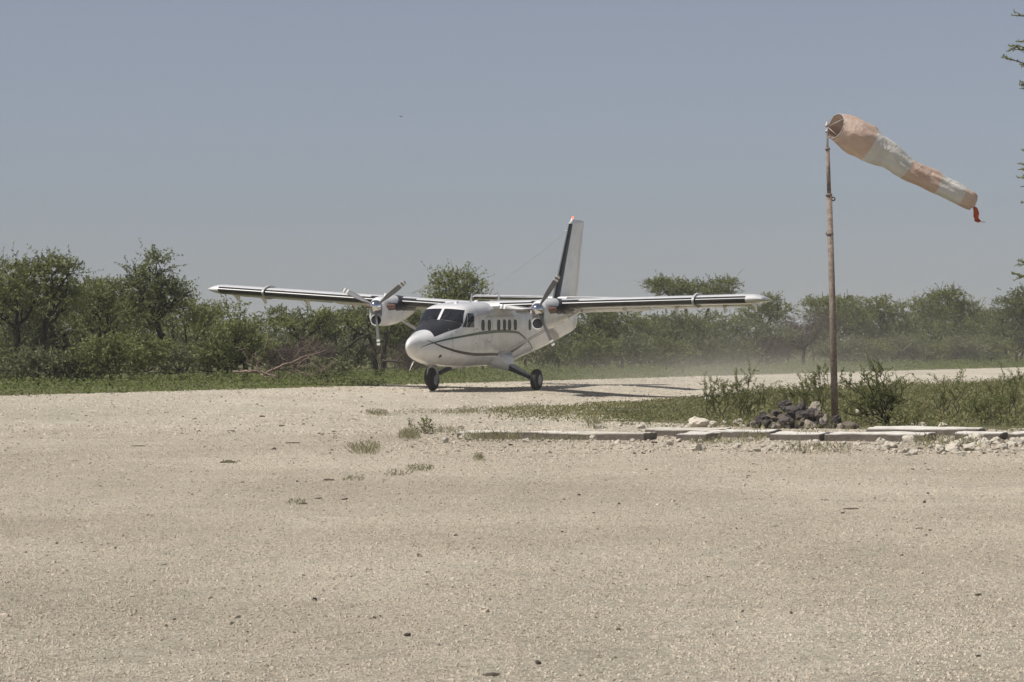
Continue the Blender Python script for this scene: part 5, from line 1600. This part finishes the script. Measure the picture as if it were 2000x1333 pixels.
# pale stones: (px, py of the foot, half width px, label)
named = [(1905, 862, 15, 'big pale stone before the slab near the right edge'), (1945, 868, 15, 'big round pale stone at far right of the stone row'), (1770, 886, 10, 'white smooth stone lying alone on the gravel'),
         (1592, 858, 14, 'pale stone in the gap between small slab and wide slab'), (1802, 834, 9, 'smooth pale stone behind the wide slab'), (1786, 833, 6, 'small stone beside the smooth pale stone'),
         (1678, 812, 11, 'pale pitted stone in the weeds right of the pole'), (1841, 834, 10, 'flat brown stone on the weeds behind the slabs'), (1978, 873, 11, 'pale stone at the right edge of the photo'),
         (1365, 836, 22, 'long pale stone behind the slabs left of the heap'), (1395, 835, 12, 'pale stone between the long stone and the heap'), (910, 858, 12, 'pale stone leaning on the left end of the long slab'),
         (1382, 783, 8, 'pale stone at the tip of the green patch'), (1250, 858, 9, 'pale stone in front of the right end of the long slab')]
allst = []
for px, py, hw_, lb in named: allst.append((px, py, hw_, lb))
for q in range(270):
    k_ = rng.random()
    if k_ < .5: px = rng.uniform(1150, 2000); py = rng.uniform(863, 884) + (px - 1500) * .004
    elif k_ < .68: px = rng.uniform(1720, 2000); py = rng.uniform(862, 892)
    elif k_ < .86: px = rng.uniform(1150, 1500); py = 834 + rng.uniform(-4, 5) - (px - 1150) * .006
    else: px = rng.uniform(870, 1140); py = rng.uniform(846, 866)
    hw_ = min(12, 3.2 + rng.exponential(2.6)) * (1.25 if px > 1700 else 1)
    big = 'larger pale stone' if hw_ > 7 else 'small pale stone'
    if k_ >= .86: lb = big + ' among the tufts at the left end of the long slab'
    elif k_ >= .68: lb = big + (' behind the right half of the long slab' if px < 1320 else ' behind the short slabs left of the rock heap')
    elif px > 1950: lb = big + ' in the stone row by the right edge of the photo'
    elif px > 1860: lb = big + ' in the stone row before the last two slabs'
    elif px > 1720: lb = big + ' before the right half of the wide slab'
    elif px > 1600: lb = big + ' before the left half of the wide slab'
    elif px > 1480: lb = big + ' on the gravel before the rock heap'
    elif px > 1320: lb = big + ' before the short slab right of the dark gap'
    else: lb = big + ' before the right half of the long slab'
    allst.append((px, py, hw_, lb))
for q, (px, py, hw_, lb) in enumerate(allst):
    p = at(px, py)
    s = hw_ * p[1] / F
    m_ = BS[q % 4] if hw_ > 9 else RS[q % 6]
    o = add_obj('stone', m_, None, (p[0], p[1] + s * .5, p[2] + s * .38))
    o.scale = (s, s * rng.uniform(.8, 1.1), s * rng.uniform(.62, .82))
    o.rotation_euler = (rng.uniform(-.3, .3), rng.uniform(-.3, .3), rng.uniform(0, 6.28))
    tag(o, lb, 'stone', 'pale stones around the slabs')

# dark clods of earth lying on the gravel
M['clod'] = stone_mat('earth_clod', [(0, (0.125, 0.10, 0.078)), (1, (0.21, 0.175, 0.14))], 0.8, 22)
CS = [rock_mesh('clod', 120 + q, M['clod'], 2, .45) for q in range(4)]
clods = [(443, 904, 17, .16, 'long flat dark clod on the open gravel left of the grass tufts'), (535, 879, 6, .7, 'small pointed dark clod above the long flat clod'), (511, 815, 7, .35, 'dark clod on the far part of the strip at left'),
         (380, 819, 6, .3, 'tiny dark clod farthest left on the far strip'), (451, 843, 9, .2, 'thin dark clod midway down the left gravel'), (474, 943, 6, .35, 'small dark clod below the long flat clod'),
         (640, 939, 13, .2, 'flat dark clod below the dry grass tuft'), (591, 985, 12, .2, 'flat dark clod left of a pair of dark clods'), (621, 975, 9, .25, 'left one of a pair of dark clods in the gravel'), (674, 977, 9, .4, 'right one of a pair of dark clods in the gravel'),
         (549, 833, 8, .25, 'thin dark clod right of centre on the left gravel'), (960, 1320, 20, .24, 'large dark clod at the bottom edge near the middle'), (795, 1243, 8, .6, 'dark lump in the foreground left of the middle'), (260, 1203, 7, .5, 'dark lump in the left foreground'),
         (1050, 1298, 7, .8, 'dark round stone at the bottom right of the middle'), (1805, 983, 5, .9, 'dark pointed stone below the big pale stones at right'), (1660, 995, 18, .1, 'long thin dark streak of earth below the wide slab'), (1795, 1033, 13, .1, 'thin dark streak of earth at right'),
         (1816, 1038, 4, .7, 'small dark stone beside the thin streak of earth'), (1207, 1231, 7, .4, 'dark clod in the foreground right of the middle'), (1910, 1164, 7, .5, 'dark clod in the right foreground'), (1910, 1283, 9, .3, 'flat dark clod in the lower right corner'),
         (1545, 1199, 4, .8, 'tiny dark stone in the foreground below the pole'), (1450, 1196, 4, .8, 'tiny dark stone left of the one below the pole'), (570, 866, 16, .1, 'thin dark streak of earth on the left gravel'), (270, 872, 20, .08, 'faint dark streak of earth far left')]
for q, (px, py, hw_, fl, lb) in enumerate(clods):
    p = at(px, py)
    s = hw_ * p[1] / F
    o = add_obj('dirt_clod', CS[q % 4], None, (p[0], p[1], p[2] + s * fl * .35))
    o.scale = (s, s * .8, max(s * fl, .012))
    o.rotation_euler = (0, 0, random.uniform(-.5, .5))
    tag(o, lb, 'clod', 'dark clods scattered on the gravel')

# gravel stones on the strip: octahedral chips, uncountable
def chips(n, dmin, dmax, smin, smax, rng, power=1.0):
    d = dmin + (dmax - dmin) * rng.random(n * 2) ** power
    keep = rng.random(n * 2) < (d / dmax) ** 0.6
    d = d[keep][:n]
    x = rng.uniform(-.2, .2, len(d)) * d
    ok = (vp_of(x, d) > -4.3) & ~in_poly(x, d, veg_poly)
    nzz = vnoise(np.stack([x, d], -1) * .55, 61)
    ok &= rng.random(len(x)) < np.clip(.75 + .45 * nzz, .35, 1)
    x, d = x[ok], d[ok]
    s = smin * (smax / smin) ** (rng.random(len(x)) ** 2.6)
    return x, d, s
def chip_mesh(x, y, s, rng, simple=False):
    n = len(x)
    a5 = np.arange(5) * 1.2566
    lo_ = np.stack([np.cos(a5), np.sin(a5), np.zeros(5)], -1)
    up_ = np.stack([.62 * np.cos(a5 + .5), .62 * np.sin(a5 + .5), np.full(5, .85)], -1)
    B = np.concatenate([lo_, up_])[None] + rng.normal(size=(n, 10, 3)) * np.array([.20, .20, .16])
    B = B * np.stack([rng.uniform(.7, 1.35, n), rng.uniform(.7, 1.1, n), rng.uniform(.45, 1.0, n)], -1)[:, None]
    an = rng.uniform(0, 6.283, n); c_, s_ = np.cos(an), np.sin(an)
    Bx = B[..., 0] * c_[:, None] - B[..., 1] * s_[:, None]; By = B[..., 0] * s_[:, None] + B[..., 1] * c_[:, None]
    z = gz(x, y)
    V = np.stack([x[:, None] + Bx * s[:, None], y[:, None] + By * s[:, None], z[:, None] + B[..., 2] * s[:, None] - .15 * s[:, None]], -1)
    if simple:                                             # crumbs: a five-sided cap
        V = np.concatenate([V[:, :5], V[:, 5:].mean(1, keepdims=True)], 1)
        k_ = np.arange(n)[:, None] * 6
        T_ = np.concatenate([np.stack([k_ + a_, k_ + (a_ + 1) % 5, k_ + 5], -1) for a_ in range(5)], 1).reshape(-1, 3)
        return V.reshape(-1, 3), T_, None
    k_ = np.arange(n)[:, None] * 10
    Q_ = np.concatenate([np.stack([k_ + a_, k_ + (a_ + 1) % 5, k_ + 5 + (a_ + 1) % 5, k_ + 5 + a_], -1) for a_ in range(5)], 1).reshape(-1, 4)
    T_ = (k_ + np.arange(5, 10)[None])
    return V.reshape(-1, 3), Q_, T_
rng = np.random.default_rng(99)
Vc, F3, F4, F5, n0 = [], [], [], [], 0
for spec in ((9000, 18, 62, .011, .030, .9, False), (44000, 40, 62, .010, .030, 1.0, True), (56000, 55, 118, .028, .065, .9, True), (260, 18, 70, .022, .045, 1.0, False), (15000, 46, 58, .014, .055, 1.0, False)):
    x, y, s = chips(spec[0], spec[1], spec[2], spec[3], spec[4], rng, spec[5])
    if spec[0] == 15000:
        ok_ = rng.random(len(x)) < np.clip((x / y + .075) / .06, 0.02, 1)
        x, y, s = x[ok_], y[ok_], s[ok_]
    V, A_, B_ = chip_mesh(x, y, s, rng, spec[6])
    Vc.append(V)
    if spec[6]: F3.append(A_ + n0)
    else: F4.append(A_ + n0); F5.append(B_ + n0)
    n0 += len(V)
tag(add_obj('gravel', np_mesh('gravel', np.concatenate(Vc), [np.concatenate(F3), np.concatenate(F4), np.concatenate(F5)], [M['gravelstone']], None, False)), 'loose pale gravel stones scattered over the airstrip', 'gravel', kind='stuff')

# the near apron: one 4 m square of fine gravel, laid again and again with quarter turns
def fine_gravel(seed, share, y0, y1, half, label):
    rng = np.random.default_rng(seed)
    def caps(n, smin, smax, p_, box):
        x, y = rng.uniform(-2.03, 2.03, n), rng.uniform(-2.03, 2.03, n)
        dens = vnoise(np.stack([x, y], -1) * 2.0, 90)
        ok = rng.random(n) < np.clip(.8 + .35 * dens, .3, 1)
        x, y = x[ok], y[ok]; n = len(x)
        s = smin * (smax / smin) ** (rng.random(n) ** p_)
        an = rng.uniform(0, 6.283, n)
        k5 = 4 if box else 5
        a_ = an[:, None] + np.arange(k5)[None] * 2 * np.pi / k5 + rng.normal(size=(n, k5)) * .2
        r_ = s[:, None] * rng.uniform(.75, 1.25, (n, k5))
        h = s * rng.uniform(.32, .72, n)
        lo = np.stack([x[:, None] + r_ * np.cos(a_), y[:, None] + r_ * np.sin(a_), np.tile(-.004, (n, k5))], -1)
        if not box:
            ap = np.stack([x + s * rng.normal(size=n) * .25, y + s * rng.normal(size=n) * .25, h], -1)[:, None]
            V = np.concatenate([lo, ap], 1).reshape(-1, 3)
            k = np.arange(n)[:, None] * 6
            return V, np.concatenate([np.stack([k + q, k + (q + 1) % 5, k + 5], -1) for q in range(5)], 1).reshape(-1, 3)
        up = np.stack([x[:, None] + .68 * r_ * np.cos(a_ + .3), y[:, None] + .68 * r_ * np.sin(a_ + .3), h[:, None] * rng.uniform(.75, 1.2, (n, 4))], -1)
        V = np.concatenate([lo, up], 1).reshape(-1, 3)
        k = np.arange(n)[:, None] * 8
        return V, np.concatenate([np.stack([k + q, k + (q + 1) % 4, k + 4 + (q + 1) % 4, k + 4 + q], -1) for q in range(4)] + [k[..., None] + np.arange(4, 8)[None, None]], 1).reshape(-1, 4)
    V3, T3 = caps(int(15000 * share), .004, .009, 1.2, False)
    V4, Q4 = caps(int(19000 * share), .0055, .015, 1.9, True)
    me = np_mesh('fine_gravel', np.concatenate([V3, V4]), [T3, Q4 + len(V3)], [M['finestone']], None, False)
    o = tag(add_obj('fine_gravel', me, None, (0, 0, -0.25)), label, 'gravel', kind='stuff')
    g = bpy.data.node_groups.new('gravel_squares', 'GeometryNodeTree')
    g.interface.new_socket('Geometry', in_out='INPUT', socket_type='NodeSocketGeometry')
    g.interface.new_socket('Geometry', in_out='OUTPUT', socket_type='NodeSocketGeometry')
    N, L = g.nodes, g.links
    gi, go = N.new('NodeGroupInput'), N.new('NodeGroupOutput')
    gr = N.new('GeometryNodeMeshGrid')
    gr.inputs['Size X'].default_value = 2 * half - 4; gr.inputs['Size Y'].default_value = y1 - y0 - 4
    gr.inputs['Vertices X'].default_value = half // 2; gr.inputs['Vertices Y'].default_value = (y1 - y0) // 4
    tr = N.new('GeometryNodeTransform'); tr.inputs['Translation'].default_value = (0, (y0 + y1) / 2, 0)
    L.new(gr.outputs['Mesh'], tr.inputs['Geometry'])
    rv = N.new('FunctionNodeRandomValue'); rv.data_type = 'INT'
    for i_ in rv.inputs:
        if i_.type == 'INT' and i_.name == 'Min': i_.default_value = 0
        if i_.type == 'INT' and i_.name == 'Max': i_.default_value = 3
    mu = N.new('ShaderNodeMath'); mu.operation = 'MULTIPLY'; mu.inputs[1].default_value = math.pi / 2
    L.new([q for q in rv.outputs if q.type == 'INT'][0], mu.inputs[0])
    cb = N.new('ShaderNodeCombineXYZ'); L.new(mu.outputs[0], cb.inputs['Z'])
    ip = N.new('GeometryNodeInstanceOnPoints')
    L.new(tr.outputs['Geometry'], ip.inputs['Points']); L.new(gi.outputs[0], ip.inputs['Instance']); L.new(cb.outputs[0], ip.inputs['Rotation'])
    L.new(ip.outputs[0], go.inputs[0])
    md = o.modifiers.new('squares', 'NODES'); md.node_group = g
fine_gravel(314, 1.0, 10, 30, 8, 'fine pale gravel covering the nearest part of the apron')
fine_gravel(315, .72, 30, 42, 10, 'fine pale gravel in the middle of the apron')
fine_gravel(316, .50, 42, 50, 12, 'fine pale gravel just short of the slabs')
fine_gravel(317, .30, 50, 58, 14, 'thin fine gravel around and beside the slabs')

# ------------------------------------------------------------------ bird
bd = 160.0
bp_ = P3(783, 228, bd)
bird = empty('bird', tuple(bp_), 'dark bird gliding high in the sky', 'bird')
s = bd / F
bm = bmesh.new()
bmesh.ops.create_icosphere(bm, subdivisions=2, radius=1)
for v in bm.verts: v.co = Vector((v.co.x * 1.5 * s, v.co.y * 5 * s * .5, v.co.z * 1.0 * s))
bm_obj('body', bm, M['antiglare'], bird, True)
for nm, pts in (('wing', [(0, 0.06, .3), (-2.4, .05, 1.3), (-4.4, -.02, 2.3), (-2.2, -.06, .9), (0, -.06, -.3)]), ('wing', [(0, 0.06, .3), (2.3, .05, .3), (4.9, -.02, -.1), (2.3, -.06, -.5), (0, -.06, -.3)])):
    bm = bmesh.new()
    f = bm.faces.new([bm.verts.new((a_ * s, b_, c_ * s)) for a_, b_, c_ in pts])
    r = bmesh.ops.extrude_face_region(bm, geom=[f])
    bmesh.ops.translate(bm, verts=[v for v in r['geom'] if isinstance(v, bmesh.types.BMVert)], vec=(0, .02, .012))
    bm_obj(nm, bm, M['antiglare'], bird)

# ------------------------------------------------------------------ dust blown up behind the aircraft
def dust(name, label, c0, L_, W_, H_, dens, seed):
    bm = bmesh.new()
    bmesh.ops.create_icosphere(bm, subdivisions=3, radius=1)
    for v in bm.verts: v.co = Vector((v.co.x * L_, v.co.y * W_, max(v.co.z, -0.02) * H_))
    m, N, L, out = mat_new(name)
    pv = N.new('ShaderNodeVolumePrincipled')
    pv.inputs['Color'].default_value = (0.98, 0.93, 0.85, 1)
    pv.inputs['Anisotropy'].default_value = 0.2
    tc = N.new('ShaderNodeTexCoord')
    ln = N.new('ShaderNodeVectorMath'); ln.operation = 'DIVIDE'; ln.inputs[1].default_value = (L_, W_, H_)
    L.new(tc.outputs['Object'], ln.inputs[0])
    le = N.new('ShaderNodeVectorMath'); le.operation = 'LENGTH'; L.new(ln.outputs[0], le.inputs[0])
    mr = N.new('ShaderNodeMapRange'); mr.inputs[1].default_value = 0.05; mr.inputs[2].default_value = 1.0; mr.inputs[3].default_value = 1; mr.inputs[4].default_value = 0
    mr.interpolation_type = 'SMOOTHSTEP'
    L.new(le.outputs['Value'], mr.inputs[0])
    nz = N.new('ShaderNodeTexNoise'); nz.inputs['Scale'].default_value = 0.28; nz.inputs['Detail'].default_value = 3
    mp = N.new('ShaderNodeMapping'); mp.inputs['Location'].default_value = (seed, seed * 2, 0)
    L.new(tc.outputs['Object'], mp.inputs[0]); L.new(mp.outputs[0], nz.inputs['Vector'])
    n2 = N.new('ShaderNodeMapRange'); n2.inputs[1].default_value = 0.35; n2.inputs[2].default_value = 0.65; n2.inputs[3].default_value = 0.35; n2.inputs[4].default_value = 1.3
    L.new(nz.outputs['Fac'], n2.inputs[0])
    mu = N.new('ShaderNodeMath'); mu.operation = 'MULTIPLY'; L.new(mr.outputs[0], mu.inputs[0]); L.new(n2.outputs[0], mu.inputs[1])
    m2 = N.new('ShaderNodeMath'); m2.operation = 'MULTIPLY'; m2.inputs[1].default_value = dens; L.new(mu.outputs[0], m2.inputs[0])
    L.new(m2.outputs[0], pv.inputs['Density'])
    L.new(pv.outputs[0], out.inputs['Volume'])
    o = bm_obj(name, bm, m, None, True, c0)
    o.rotation_euler = (0, 0, math.atan2(EDIR[1], EDIR[0]))
    tag(o, label, 'dust', kind='stuff')
    return o
dust('dust_cloud', 'thin tan dust drifting over the strip behind the airplane', (14.5, 128, -0.05), 48, 15, 5.5, 0.0052, 3.0)
dust('dust_cloud', 'low dense dust trailing from the main wheels', (8.0, 109, -0.05), 26, 6.5, 1.6, 0.034, 8.0)

# ------------------------------------------------------------------ air
bm = bmesh.new()
bmesh.ops.create_cube(bm, size=1)
for v in bm.verts: v.co = Vector((v.co.x * 2000, 1075 + v.co.y * 2400, 7.2 + v.co.z * 19))
hm, N, L, out = mat_new('haze')
pv = N.new('ShaderNodeVolumePrincipled')
pv.inputs['Color'].default_value = (0.93, 0.95, 0.97, 1)
pv.inputs['Density'].default_value = 0.00026
L.new(pv.outputs[0], out.inputs['Volume'])
tag(bm_obj('haze', bm, hm), 'pale dusty air over the airstrip and thicket', 'haze', kind='stuff')
